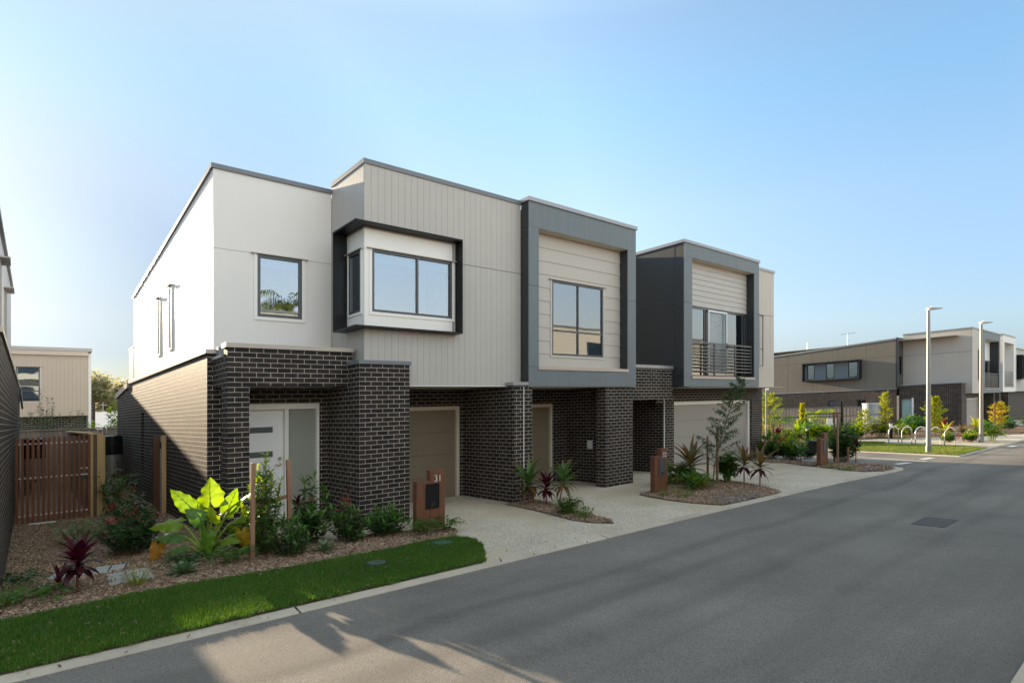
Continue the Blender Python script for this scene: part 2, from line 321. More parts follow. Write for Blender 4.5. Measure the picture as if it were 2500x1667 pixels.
# ---------------------------------------------------------------- building helpers
def swap(mb, side):
    if side == 'x': mb.v = [(p[1], p[0], p[2]) for p in mb.v]
    return mb
def window(h, a0, a1, z0, z1, pl, side='y', fw=.05, mull=(), trans=(), trim=.065, trim_mat='trim_taupe', blind=.16, curtain=None,
           frame='frame_metal', glass='glass', deep=1.8, head=True, room=True):
    """a framed window in a wall at y = pl (or x = pl): frame > pane, trim, blind, curtain, interior"""
    f = MB(); f.ring(a0, a1, z0, z1, fw, pl - .015, pl + .05)
    for x in mull: f.box(x - .022, x + .022, pl - .010, pl + .045, z0 + fw, z1 - fw)
    xs = [a0 + fw] + [x for x in mull] + [a1 - fw]
    for t in trans:
        for p, q in zip(xs, xs[1:]):
            if len(t) == 1 or t[1] == xs.index(p): f.box(p + (.022 if p in mull else 0), q - (.022 if q in mull else 0), pl - .012, pl + .047, t[0] - .022, t[0] + .022)
    w = swap(f, side).build('window', frame, h)
    swap(MB().box(a0 + fw * .6, a1 - fw * .6, pl + .015, pl + .021, z0 + fw * .6, z1 - fw * .6), side).build('pane', glass, w)
    if trim:
        t = MB(); t.box(a0 - trim, a0, pl - .022, pl - .001, z0 - trim, z1); t.box(a1, a1 + trim, pl - .022, pl - .001, z0 - trim, z1)
        t.box(a0, a1, pl - .022, pl - .001, z0 - trim, z0)
        swap(t, side).build('trim', trim_mat, w)
        if head: swap(MB().box(a0 - trim - .05, a1 + trim + .05, pl - .06, pl - .001, z1 + .003, z1 + .022), side).build('head_flashing', 'cap_metal', w)
    if blind: swap(MB().box(a0 + fw, a1 - fw, pl + .10, pl + .13, z1 - fw - blind, z1 - fw * .6), side).build('blind', 'blind', w)
    if curtain:
        c = MB(); x = curtain[0]; k = 0; st = (curtain[1] - curtain[0]) / 24
        for i in range(24):
            ya = pl + .16 + .025 * math.sin(i * 1.7) ; yb = pl + .16 + .025 * math.sin((i + 1) * 1.7)
            c.face([(x + i*st, ya, z0 + .03), (x + (i+1)*st, yb, z0 + .03), (x + (i+1)*st, yb, z1 - .1), (x + i*st, ya, z1 - .1)])
        swap(c, side).build('curtain', 'curtain', w, smooth=True)
    if not room: return w
    r = MB(); ya, yb = pl + .22, pl + deep; e = .3
    r.face([(a0-e,yb,z0-e),(a1+e,yb,z0-e),(a1+e,yb,z1+e),(a0-e,yb,z1+e)]); r.face([(a0-e,ya,z0-e),(a0-e,yb,z0-e),(a0-e,yb,z1+e),(a0-e,ya,z1+e)])
    r.face([(a1+e,ya,z0-e),(a1+e,yb,z0-e),(a1+e,yb,z1+e),(a1+e,ya,z1+e)]); r.face([(a0-e,ya,z1+e),(a1+e,ya,z1+e),(a1+e,yb,z1+e),(a0-e,yb,z1+e)])
    r.face([(a0-e,ya,z0-e),(a1+e,ya,z0-e),(a1+e,yb,z0-e),(a0-e,yb,z0-e)])
    # close the gap between the wall and the room
    for p, q in (((a0-e, z0-e, z1+e), (a0, z0-e, z1+e)), ((a1, z0-e, z1+e), (a1+e, z0-e, z1+e))): r.face([(p[0],ya,p[1]),(q[0],ya,q[1]),(q[0],ya,q[2]),(p[0],ya,p[2])])
    r.face([(a0,ya,z1),(a1,ya,z1),(a1,ya,z1+e),(a0,ya,z1+e)]); r.face([(a0,ya,z0-e),(a1,ya,z0-e),(a1,ya,z0),(a0,ya,z0)])
    swap(r, side).build('interior', 'room', w)
    return w
def vboards(mb, x0, x1, z0, z1, y0, y1, pitch=.15, gap=.0045, holes=()):
    """vertical boards facing -Y with real open joints"""
    n = max(1, round((x1 - x0) / pitch)); p = (x1 - x0) / n
    for i in range(n):
        a, b = x0 + i * p + gap / 2, x0 + (i + 1) * p - gap / 2
        segs = [(z0, z1)]
        for h in holes:
            if h[0] < (a + b) / 2 < h[1]:
                ns = []
                for s0, s1 in segs:
                    if h[3] <= s0 or h[2] >= s1: ns.append((s0, s1)); continue
                    if h[2] > s0: ns.append((s0, h[2]))
                    if h[3] < s1: ns.append((h[3], s1))
                segs = ns
        for s0, s1 in segs: mb.box(a, b, y0, y1, s0, s1)
    return mb
def lapboards(mb, x0, x1, z0, z1, y, pitch, holes=(), lip=.016):
    """overlapping horizontal weatherboards facing -Y, each board tilted so that its lower edge stands proud"""
    n = max(1, round((z1 - z0) / pitch)); p = (z1 - z0) / n
    for i in range(n):
        a, b = z0 + i * p, z0 + (i + 1) * p
        xs = sorted({x0, x1, *[k for h in holes for k in h[:2] if h[2] < b - .01 and h[3] > a + .01]})
        for q, r in zip(xs, xs[1:]):
            m = (q + r) / 2; segs = [(a, b)]
            for h in holes:
                if h[0] < m < h[1]:
                    ns = []
                    for s0, s1 in segs:
                        if h[3] <= s0 or h[2] >= s1: ns.append((s0, s1)); continue
                        if h[2] > s0 + .005: ns.append((s0, h[2]))
                        if h[3] < s1 - .005: ns.append((h[3], s1))
                    segs = ns
            for s0, s1 in segs:
                ya = y - lip * (1 - (s0 - a) / p); yb = y - lip * (1 - (s1 - a) / p)
                mb.hexa([(q,ya,s0),(r,ya,s0),(r,y+.03,s0),(q,y+.03,s0),(q,yb,s1),(r,yb,s1),(r,y+.03,s1),(q,y+.03,s1)])
    return mb
def garage(h, x0, x1, z0, z1, y, mat, frame_mat, panels=4, fw=.09):
    f = MB(); f.box(x0, x0 + fw, y - .05, y + .06, z0, z1); f.box(x1 - fw, x1, y - .05, y + .06, z0, z1); f.box(x0 + fw, x1 - fw, y - .05, y + .06, z1 - fw, z1)
    d = MB(); hgt = (z1 - fw - z0) / panels
    for i in range(panels): d.box(x0 + fw, x1 - fw, y + .01, y + .05, z0 + i * hgt + .003, z0 + (i + 1) * hgt - .003)
    g = d.build('garage_door', mat, h)
    f.build('door_frame', frame_mat, g)
    MB().box(x0 + fw, x1 - fw, y + .052, y + .06, z0, z1 - fw).build('backing', 'room', g)
    MB().box(x0, x1, y - .12, y - .052, z0 - .02, z0 + .012).build('threshold', 'concrete', g)
    return g
def frame_box(h, X0, X1, Z0, Z1, yf, yb, i0, i1, j0, j1, front='grey_sheet', side='charcoal_sheet', cap=True, joint=None):
    """projecting box surround: front panels with fine joints, dark side sheets, pale lining"""
    t = .02; g = .004; mb = MB(); zj = joint or (Z0 + (Z1 - Z0) * .6)
    for a, b in ((X0, i0), (i1, X1)):
        mb.box(a, b, yf, yf + t, j0 + g, zj - g); mb.box(a, b, yf, yf + t, zj + g, j1 - g)
    n = 3; xs = [X0 + (X1 - X0) * k / n for k in range(n + 1)]
    for a, b in zip(xs, xs[1:]):
        mb.box(a + g/2, b - g/2, yf, yf + t, j1, Z1); mb.box(a + g/2, b - g/2, yf, yf + t, Z0, j0)
    p = mb.build('surround_panel', front, h)
    sd = MB(); e = .003; yb2 = yb
    sd.box(X0 + e, i0 - e, yf + t, yb2, j0 + e, j1 - e); sd.box(i1 + e, X1 - e, yf + t, yb2, j0 + e, j1 - e)
    sd.box(X0 + e, X1 - e, yf + t, yb2, Z0 + e, j0 - .006); 
    sd.box(X0 + e, X1 - e, yf + t, yb2, j1 + .006, Z1)
    sd.build('surround_side', side, h)
    MB().box(i0, i1, yf + t, yb2, j1 - .004, j1 + .004).build('surround_lining', 'jamb_cream', h)
    if cap:
        MB().box(i0 - .02, i1 + .02, yf - .025, yb2, j0 - .07, j0 - .052 + .06).build('sill_flashing', 'cap_metal', h)
def capping(h, pts, z0, z1, w=.26, mat='cap_metal', out=.03):
    """a parapet cap along the straight run pts = (x0,y0,x1,y1) given as a box"""
    x0, x1, y0, y1 = pts
    return MB().box(x0 - out, x1 + out, y0 - out, y1 + out, z0, z1).build('parapet_cap', mat, h, bevel=.004)

# ---------------------------------------------------------------- the front townhouse pair (31)
h = thing('townhouse', 'nearest two storey townhouse pair with white corner, taupe boarding and black bay window hood', 'house', (0, 0, 0))
SX = -2.25
b = MB()
b.wallx(1.50, 11.4, -.4, 3.33, SX, SX + .22, holes=((8.60, 9.03, .80, 2.40),))
b.prism([(SX, 11.4), (SX + .22, 11.4), (SX + .22, 14.32), (SX, 14.32)], -.4, lambda p: 3.22 - (p[1] - 11.4) * .085)
b.box(SX + .22, 4.0, 14.1, 14.32, -.4, 2.95)
b.build('brick_side_wall', 'dark_brick', h)
w = window(h, 8.60, 9.03, .80, 2.40, SX + .10, side='x', trim=0, blind=0, fw=.03, glass='glass_dark')
MB().box(SX - .035, SX + .25, 1.47, 11.43, 3.33, 3.41).build('parapet_cap', 'cap_metal', h, bevel=.004)
MB().prism([(SX - .06, 11.44), (SX + .3, 11.44), (SX + .3, 14.4), (SX - .06, 14.4)], lambda p: 3.23 - (p[1] - 11.4) * .085, lambda p: 3.40 - (p[1] - 11.4) * .085).build('eave_gutter', 'cap_metal', h)
# door wall, portal, porch
DW = 1.50
b = MB().wally(SX + .22, 0.0, -.1, 2.72, DW, DW + .2, holes=((-1.86, -.17, .16, 2.395),))
b.box(SX + .22, SX + .40, DW, DW + .2, 2.72, 3.33)
b.build('brick_entry_wall', 'dark_brick', h)
MB().box(SX + .25, SX + .44, DW - .03, DW + .23, 3.33, 3.41).build('parapet_cap', 'cap_metal', h, bevel=.004)
b = MB().box(-2.155, -1.80, .52, .90, -.1, 2.69)
b.wally(-2.155, .10, 2.69, 3.345, .52, .75)
b.box(-2.155, -1.93, .75, DW, 2.69, 3.20)
b.build('brick_portal', 'dark_brick', h)
MB().box(-2.185, .13, .49, .78, 3.345, 3.425).build('parapet_cap', 'cap_metal', h, bevel=.004)
MB().box(-2.19, -1.94, .785, DW - .002, 3.20, 3.25).build('parapet_cap', 'cap_grey', h)
MB().box(-2.10, -1.97, DW - .14, DW - .005, 3.252, 3.44).build('rainwater_head', 'fascia_metal', h)
MB().box(-1.93, 0.0, .75, DW, 2.70, 2.78).build('porch_ceiling', 'soffit', h)
MB().box(-1.93, .1, .78, 1.72, 3.05, 3.10).build('porch_roof', 'roof_sheet', h)
# front door set
d = MB().box(-1.80, -.865, DW + .07, DW + .11, .20, 2.285).build('front_door', 'door_white', h, bevel=.003)
f = MB().box(-1.86, -1.80, DW - .02, DW + .12, .16, 2.395); f.box(-.865, -.79, DW - .02, DW + .12, .16, 2.285); f.box(-.222, -.17, DW - .02, DW + .12, .16, 2.395)
f.box(-1.80, -.222, DW - .02, DW + .12, 2.285, 2.395); f.box(-.79, -.222, DW - .02, DW + .12, .16, .20); f.box(-1.80, -.865, DW - .02, DW + .12, .16, .195)
f.build('door_frame', 'trim_white', d, bevel=.003)
for zc in (.52, .96, 1.42, 1.895): MB().box(-1.70, -1.07, DW + .064, DW + .07, zc - .055, zc + .055).build('glass_strip', 'frosted_dark', d)
MB().tube([(-.94, DW + .07, 1.32), (-.94, DW + .035, 1.32)], .032, 16).build('deadlock', 'brass', d, smooth=True)
k = MB().tube([(-.94, DW + .07, 1.21), (-.94, DW + .03, 1.21)], .028, 16); k.tube([(-.94, DW + .02, 1.21), (-1.04, DW + .018, 1.205)], .011, 8); k.build('handle', 'brass', d, smooth=True)
MB().box(-.79, -.222, DW + .05, DW + .06, .20, 2.285).build('sidelight', 'frosted', h)
MB().box(-1.86, -.17, DW - .10, DW - .02, .115, .16).build('doorstep', 'concrete', h)
MB().box(-1.9, -.1, DW + .13, DW + .14, .1, 2.5).build('door_backing', 'room', h)
# pier one and garage walls
b = MB().box(0, 1.07, 0, DW + .45, -.1, 2.69); b.box(0, 1.07, 0, .195, 2.69, 3.08); b.box(0, .188, .195, .515, 2.69, 3.08)
b.build('brick_pier', 'dark_brick', h)
MB().box(-.03, 1.10, -.03, .197, 3.08, 3.155).build('pier_cap', 'fascia_metal', h, bevel=.004)
MB().box(-.03, .188, .2, .515, 3.08, 3.155).build('pier_cap', 'fascia_metal', h, bevel=.004)
GY = 1.95
b = MB().wally(1.07, 3.76, -.1, 2.70, GY, GY + .2, holes=((1.17, 3.61, 0, 2.275),)); b.wally(4.32, 7.55, -.1, 2.70, GY, GY + .2, holes=((4.45, 6.87, 0, 2.275),))
b.build('brick_garage_wall', 'dark_brick', h)
garage(h, 1.17, 3.61, .01, 2.275, GY, 'garage_bronze', 'jamb_cream')
garage(h, 4.45, 6.87, .01, 2.275, GY, 'garage_bronze', 'jamb_cream')
MB().box(3.76, 4.32, -.04, GY + .2, -.1, 2.68).build('brick_pier', 'dark_brick', h)
MB().box(3.70, 4.17, -.085, .19, 2.69, 2.765).build('pier_cap', 'cap_grey', h)
b = MB().box(6.98, 8.13, 0, .33, -.1, 2.68); b.box(7.55, 8.13, .33, GY + .2, -.1, 2.68); b.build('brick_pier', 'dark_brick', h)
MB().tube([(4.05, -.052, .0), (4.05, -.052, 2.66)], .009, 6).build('downpipe', 'trim_white', h)
mt = MB().box(7.49, 7.55, .95, 1.13, .96, 1.20).build('meter_box', 'white_plastic', h, bevel=.01)
b = MB(); b.box(1.07, 8.14, .215, GY + .2, 2.70, 2.76); b.box(4.19, 8.14, -.05, .21, 2.656, 2.668); b.build('soffit', 'soffit', h)
# white upper corner
wl = MB().wally(-2.10, .188, 3.2, 5.325, 1.72, 1.80, holes=((-1.316, -.443, 4.11, 5.325),)); wl.box(-2.10, .188, 1.72, 1.80, 5.337, 6.81)
wl.box(-2.06, .188, 1.735, 1.79, 5.32, 5.34)
zr = lambda p: 6.80 - (p[1] - 1.8) * .0775
slits = ((5.55, 5.84, 3.87, 5.30), (7.05, 7.34, 3.87, 5.25))
wl.wallx(1.80, 11.6, 3.2, 5.325, -2.10, -2.02, holes=slits)
wl.prism([(-2.10, 1.80), (-2.02, 1.80), (-2.02, 11.6), (-2.10, 11.6)], 5.335, zr)
wl.build('white_wall', 'white_sheet', h)
for s0, s1, t0, t1 in slits:
    ww = window(h, s0, s1, t0, t1, -2.04, side='x', trim=0, blind=0, fw=.035, frame='trim_white', glass='glass_dark', deep=1.2)
    tr = MB(); tr.ringx(s0 - .05, s1 + .05, t0 - .05, t1 + .04, .045, -2.125, -2.101); tr.build('trim', 'trim_white', ww)
    MB().box(-2.19, -2.101, s0 - .10, s1 + .10, t1 + .045, t1 + .058).build('hood', 'trim_taupe', ww)
window(h, -1.316, -.443, 4.11, 5.325, 1.72, fw=.06, blind=.14, trim_mat='trim_white', frame='frame_metal')
MB().box(-2.14, .20, 1.685, 1.83, 6.81, 6.90).build('roof_fascia', 'fascia_metal', h, bevel=.003)
MB().prism([(-2.14, 1.832), (-2.0, 1.832), (-2.0, 11.65), (-2.14, 11.65)], lambda p: zr(p) + .002, lambda p: zr(p) + .085).build('barge_flashing', 'fascia_metal', h)
MB().box(-2.11, -1.9, 11.66, 12.6, 3.2, 4.5).build('rear_upper_wall', 'white_sheet', h)
MB().box(-2.12, -1.9, 11.66, 12.65, 4.505, 4.56).build('rear_fascia', 'trim_white', h)
# taupe boarding with the corner bay
CY = .203; CX = .195
bay = ((CX, 2.23, 3.83, 5.70),)
b = MB(); vboards(b, CX, 4.178, 2.69, 5.322, CY, CY + .02, holes=bay); vboards(b, CX, 4.178, 5.334, 6.95, CY, CY + .02, holes=bay); 
b.build('taupe_boarding', 'taupe_board', h)
lf = MB(); vboards(lf, CY + .022, 1.718, 2.69, 6.95, CX, CX + .02, holes=((CY, .955, 3.83, 5.70),)); swap(lf, 'x').build('taupe_boarding', 'taupe_board', h)
bk = MB().wally(CX + .022, 4.18, 2.70, 6.93, CY + .022, CY + .08, holes=((.352, 2.224, 4.115, 5.325),)); bk.wallx(CY + .08, 1.72, 2.70, 6.93, CX + .022, CX + .08, holes=((.33, .86, 4.12, 5.32),)); bk.build('board_backing', 'taupe_back', h)
MB().box(CX - .02, 4.178, CY - .022, CY + .08, 6.95, 7.045).build('roof_fascia', 'fascia_metal', h, bevel=.003)
MB().box(CX - .02, CX + .08, CY + .082, 1.72, 6.95, 7.045).build('roof_fascia', 'fascia_metal', h, bevel=.003)
MB().box(CX, 4.178, CY - .012, CY + .02, 2.672, 2.688).build('base_flashing', 'trim_white', h)
bw = MB().wally(CX, 2.23, 3.83, 5.70, CY - .008, CY + .018, holes=((.352, 2.224, 4.115, 5.325),)); bw.wallx(CY + .018, .955, 3.83, 5.70, CX - .002, CX + .018, holes=((.33, .86, 4.12, 5.32),)); bw.build('bay_lining', 'trim_white', h)
w = window(h, .352, 2.215, 4.115, 5.325, CY + .0, fw=.05, mull=(1.37,), trim=.06, trim_mat='trim_white', blind=.16, curtain=(1.40, 2.15), room=False)
r = MB(); r.box(.30, 2.5, 1.6, 1.64, 3.9, 5.6); r.box(2.46, 2.5, .30, 1.6, 3.9, 5.6); r.box(.30, 2.46, .30, 1.6, 5.44, 5.48); r.box(.30, 2.46, .30, 1.6, 3.96, 4.0); r.box(.276, .30, .90, 1.64, 3.9, 5.6); r.box(2.23, 2.46, .284, .30, 3.9, 5.6); r.build('interior', 'room', w)
window(h, .33, .86, 4.12, 5.32, CX + .0, side='x', fw=.05, trim=.05, trim_mat='trim_white', blind=.12, curtain=(.62, .80), room=False)
HX, HY, HR, HB = -.10, -.045, 2.335, .985      # hood corner, right end, back end
hd = MB(); t = .024
for za, zb in ((3.779, 3.805), (5.745, 5.771)):
    hd.prism([(HX, HY), (HR, HY), (HR, CY - .009), (CX - .004, CY - .009), (CX - .004, HB), (HX, HB)], za, zb)
hd.box(HX, CX - .004, HB - t, HB, 3.805, 5.745); hd.box(HR - t, HR, HY, CY - .001, 3.805, 5.745)
hd.build('bay_hood', 'black_metal', h)
MB().prism([(HX + .012, HY + .012), (HR - .03, HY + .012), (HR - .03, CY - .009), (CX - .004, CY - .009), (CX - .004, HB - .03), (HX + .012, HB - .03)], 5.735, 5.7445).build('hood_lining', 'black_metal', h)
# grey box surround with its own window
frame_box(h, 4.18, 8.155, 2.67, 6.98, -.08, .195, 4.50, 7.80, 3.13, 6.39, joint=5.02)
MB().box(4.15, 8.185, -.115, .3, 6.98, 7.075).build('roof_fascia', 'cap_grey', h, bevel=.003)
FW = (5.184, 7.097, 3.45, 5.31)
b = lapboards(MB(), 4.50, 7.80, 3.15, 6.38, .2, .316, holes=(FW,), lip=.014); b.build('weatherboard', 'warm_sheet', h)
MB().wally(4.4, 7.9, 3.1, 6.45, .235, .29, holes=(FW,)).build('board_backing', 'taupe_back', h)
window(h, *FW, .2, fw=.05, mull=(6.133,), trans=((4.07,),), trim=.05, blind=.20, curtain=(6.18, 7.02), frame='frame_metal')
# roof and hidden outer walls
r = MB().box(.28, 8.10, .30, 11.5, 6.80, 6.88); r.prism([(-2.02, 1.80), (.28, 1.80), (.28, 11.55), (-2.02, 11.55)], lambda p: zr(p) - .12, lambda p: zr(p) - .04); r.build('roof', 'roof_sheet', h)
b = MB().box(8.10, 8.15, .21, 11.5, 2.7, 6.98); b.box(-2.0, 8.1, 11.5, 11.58, 2.7, 5.9); b.box(.3, 8.1, 11.5, 11.58, 5.9, 6.8); b.build('rear_wall', 'white_sheet', h)
b = MB().box(7.9, 8.12, GY + .2, 14.3, -.4, 2.7); b.box(3.9, 8.12, 14.1, 14.3, -.4, 2.7); b.build('brick_rear_wall', 'dark_brick', h)
MB().box(-2.0, 8.1, 11.6, 14.4, 2.95, 3.0).build('lower_roof', 'roof_sheet', h)
# service clutter on the side wall
MB().box(SX - .05, SX, 13.0, 13.16, 1.55, 1.70).build('meter_box', 'white_plastic', h, bevel=.01)
MB().tube([(SX - .03, 13.1, 1.55), (SX - .03, 13.1, .1)], .012, 6).build('downpipe', 'black_plastic', h)

# ---------------------------------------------------------------- townhouse 32
h = thing('townhouse', 'second two storey townhouse with dark side wall, grey box surround and slatted balcony rail', 'house', (10.3, 0, 0))
FX0, FX1, YF = 10.30, 14.87, -.20
frame_box(h, FX0, FX1, 2.67, 6.98, YF, .13, 10.73, 14.53, 2.98, 6.58, joint=5.2)
sw = MB().wallx(.132, 10.5, 2.67, 5.20, FX0, FX0 + .05); sw.wallx(.132, 10.5, 5.207, 6.98, FX0, FX0 + .05); sw.build('dark_side_wall', 'charcoal_sheet', h)
MB().box(FX0 - .03, FX1 + .03, YF - .03, .25, 6.98, 7.07).build('roof_fascia', 'cap_grey', h, bevel=.003)
MB().box(FX0 - .03, FX0 + .1, .252, 10.5, 6.98, 7.07).build('roof_fascia', 'cap_grey', h)
OY = .09
DO = (10.78, 14.48, 2.99, 5.20)
lapboards(MB(), 10.73, 14.53, 5.21, 6.575, OY, .168, lip=.018).build('weatherboard', 'taupe_board', h)
MB().wally(10.6, 14.6, 2.95, 6.6, OY + .032, OY + .08, holes=(DO,)).build('board_backing', 'trim_taupe', h)
MB().box(10.73, 10.78, OY, OY + .03, 2.98, 5.21).build('wall_panel', 'charcoal_sheet', h)
MB().box(14.48, 14.53, OY - .02, OY + .03, 2.98, 5.21).build('wall_panel', 'charcoal_sheet', h)
f = window(h, 10.78, 14.48, 2.99, 5.20, OY + .03, fw=.06, mull=(11.93, 12.02, 13.24, 14.30), trim=0, blind=0, deep=2.6, frame='frame_metal', curtain=(13.30, 13.84))
f = MB().ring(12.05, 13.21, 3.05, 5.15, .06, OY - .035, OY - .002).build('screen_door', 'alu', h)
g = MB()
xa, xb, z_a, z_b = 12.11, 13.15, 3.11, 5.09
for sgn in (1, -1):
    for i in range(-16, 32):
        x0_ = xa + i * .07; sl = .55 * sgn; lo, hi = 0.0, z_b - z_a
        if sgn > 0: lo, hi = max(lo, (xa - x0_) / sl), min(hi, (xb - x0_) / sl)
        else: lo, hi = max(lo, (xb - x0_) / sl), min(hi, (xa - x0_) / sl)
        if hi - lo > .04: g.tube([(x0_ + sl * lo, OY - .018 - .004 * sgn, z_a + lo), (x0_ + sl * hi, OY - .018 - .004 * sgn, z_a + hi)], .006, 4, cap=False)
g.build('grille', 'alu', f)
MB().box(13.17, 13.19, OY - .065, OY - .036, 3.95, 4.12).build('handle', 'black_plastic', f)
rl = MB().box(10.74, 14.50, -.135, -.085, 4.02, 4.065); rl.box(10.74, 14.50, -.13, -.09, 3.135, 3.175)
for x in (12.13, 13.41): rl.box(x - .025, x + .025, -.13, -.09, 2.99, 3.134); rl.box(x - .025, x + .025, -.13, -.09, 3.176, 4.019)
rl.box(10.74, 10.775, -.13, -.09, 3.176, 4.019); rl.box(14.465, 14.50, -.13, -.09, 3.176, 4.019)
rl = rl.build('balcony_rail', 'frame_metal', h)
for i in range(7):
    z = 3.255 + i * .107
    sb = MB()
    for a, b2 in ((10.776, 12.104), (12.156, 13.384), (13.436, 14.464)): sb.box(a, b2, -.124, -.096, z, z + .032)
    sb.build('slat', 'frame_metal', rl)
MB().box(10.74, 14.52, YF + .03, OY - .04, 2.955, 2.985).build('balcony_floor', 'trim_taupe', h)
# pale panel strip with slit window
SL = (15.70, 15.95, 3.43, 5.30)
b = MB(); vboards(b, FX1 + .005, 16.8, 2.665, 5.32, .2, .22, pitch=.32, holes=(SL,)); vboards(b, FX1 + .005, 16.8, 5.332, 6.94, .2, .22, pitch=.32); b.build('pale_boarding', 'warm_sheet', h)
MB().wally(FX1, 16.79, 2.68, 6.93, .222, .28, holes=(SL,)).build('board_backing', 'taupe_back', h)
window(h, *SL, .2, fw=.035, trans=((4.07,),), trim=.04, blind=0)
MB().box(FX1 + .032, 16.83, .17, .3, 6.94, 7.03).build('roof_fascia', 'cap_grey', h)
MB().box(16.73, 16.8, .28, 10.5, 2.67, 6.94).build('side_wall', 'warm_sheet', h)
MB().box(10.34, 16.74, .3, 10.5, 6.78, 6.86).build('roof', 'roof_sheet', h)
MB().box(10.3, 16.8, 10.5, 10.58, 2.7, 6.9).build('rear_wall', 'white_sheet', h)
# brick ground floor
b = MB().wally(10.66, 17.08, -.2, 2.66, .8, 1.0, holes=((11.25, 16.28, -.04, 2.24),)); b.box(10.66, 10.86, 1.0, 4.5, -.2, 2.66); b.box(16.88, 17.08, 1.0, 11.0, -.2, 2.66)
b.box(10.31, 10.66, .8, .99, 2.2, 2.66)
b.build('brick_garage_wall', 'dark_brick', h)
garage(h, 11.25, 16.28, -.03, 2.24, .93, 'garage_taupe', 'trim_white', fw=.12)
MB().box(10.66, 16.79, YF + .05, .8, 2.655, 2.668).build('soffit', 'soffit', h)
MB().box(8.16, 10.29, .2, .42, 2.31, 3.22).build('brick_porch_lintel', 'dark_brick', h); MB().box(8.14, 10.66, 2.6, 2.8, -.2, 2.7).build('brick_porch_wall', 'dark_brick', h)
MB().box(8.16, 10.295, .17, .45, 3.22, 3.31).build('parapet_cap', 'cap_grey', h)
MB().box(8.16, 10.64, .42, 2.6, 2.6, 2.68).build('porch_ceiling', 'soffit', h)
MB().box(8.16, 10.29, 1.72, 1.80, 2.7, 6.84).build('link_wall', 'white_sheet', h)
MB().box(8.16, 10.29, 1.69, 1.84, 6.84, 6.92).build('roof_fascia', 'fascia_metal', h)
MB().tube([(10.68, .77, .1), (10.68, .77, 2.62)], .014, 6).build('downpipe', 'trim_white', h)
# ---------------------------------------------------------------- neighbouring houses
h = thing('townhouse', 'left neighbour townhouse, brick side wall at the picture edge beside the slat gate', 'house', (-5.0, 0, 0))
lx = lambda y: -5.03 + .0109 * (y + .74)
b = MB().prism([(lx(-.75), -.75), (lx(15), 15), (lx(15) - .25, 15), (lx(-.75) - .25, -.75)], -.6, lambda p: 3.26 + .002 * (p[1] + .7)); b.box(-12, -5.28, -.75, -.5, -.4, 3.26)
b.build('brick_side_wall', 'dark_brick', h)
MB().prism([(lx(-.8) + .03, -.8), (lx(15) + .03, 15.03), (lx(15) - .3, 15.03), (lx(-.8) - .3, -.8)], lambda p: 3.265 + .002 * (p[1] + .7), lambda p: 3.33 + .002 * (p[1] + .7)).build('parapet_cap', 'cap_metal', h)
MB().prism([(lx(10) + .09, 10.2), (lx(15) + .09, 15.1), (lx(15) + .04, 15.1), (lx(10) + .04, 10.2)], lambda p: 3.0 - (p[1] - 10.2) * .06, lambda p: 3.14 - (p[1] - 10.2) * .06).build('eave_gutter', 'frame_metal', h)
zt = lambda p: 4.86 + .050 * (p[1] + .7)
MB().prism([(lx(-.6) - .06, -.6), (lx(7.2) - .06, 7.2), (-11.5, 7.2), (-11.5, -.6)], 3.3, zt).build('upper_wall', 'white_sheet', h)
MB().prism([(lx(-.6) - .02, -.66), (lx(7.2) - .02, 7.26), (-11.6, 7.26), (-11.6, -.66)], lambda p: zt(p) + .002, lambda p: zt(p) + .08).build('roof_fascia', 'fascia_metal', h)
for y0 in (.6, 2.9):
    s_ = MB().box(lx(y0) - .075, lx(y0) - .03, y0, y0 + .05, 3.5, 4.45); s_.box(lx(y0) - .075, lx(y0) - .03, y0 + .3, y0 + .35, 3.5, 4.45); s_.box(lx(y0) - .075, lx(y0) - .03, y0 + .05, y0 + .3, 3.5, 3.55); s_.box(lx(y0) - .075, lx(y0) + .07, y0 - .1, y0 + .45, 4.452, 4.47)
    w = s_.build('window', 'trim_taupe', h); MB().box(lx(y0) - .065, lx(y0) - .055, y0 + .05, y0 + .3, 3.55, 4.45).build('pane', 'glass_dark', w)

h = thing('townhouse', 'taupe boarded house, tinted for warm bounce light, behind the rear fence with one tall window and a white corner post', 'house', (-3.6, 24.3, 0))
Y0 = 24.3
WN = (-5.0, -4.16, 3.27, 4.85)
b = vboards(MB(), -6.6, -2.36, 2.57, 5.40, Y0, Y0 + .02, pitch=.15, holes=(WN,)); b.build('taupe_bounce_boarding', 'taupe_warm_bounce', h)
MB().wally(-6.6, -2.36, 2.57, 5.40, Y0 + .022, Y0 + .1, holes=(WN,)).build('board_backing', 'taupe_back', h)
window(h, *WN, Y0, fw=.045, mull=(), trans=((3.75,),), trim=.06, blind=1.42)
MB().box(-2.356, -2.24, Y0 - .03, Y0 + .1, -.5, 5.52).build('corner_post', 'white_sheet', h)
MB().box(-6.7, -2.36, Y0 - .12, Y0 + .1, 5.402, 5.60).build('roof_fascia', 'cap_metal', h)
MB().box(-6.7, -2.21, Y0 - .16, Y0 + 6.2, 5.605, 5.76).build('roof', 'roof_sheet', h)
MB().box(-6.6, -2.40, Y0 + .3, Y0 + .5, -.5, 2.56).build('brick_wall', 'dark_brick', h)
MB().box(-2.3, -2.24, Y0 + .102, Y0 + 6, -.5, 5.53).build('side_wall', 'white_sheet', h)
MB().box(-6.6, -2.3, Y0 + 6.0, Y0 + 6.1, -.5, 5.53).build('rear_wall', 'white_sheet', h)
MB().box(-2.236, -2.05, Y0 + .4, Y0 + .6, -.5, 3.2).build('brick_pier', 'dark_brick', h)

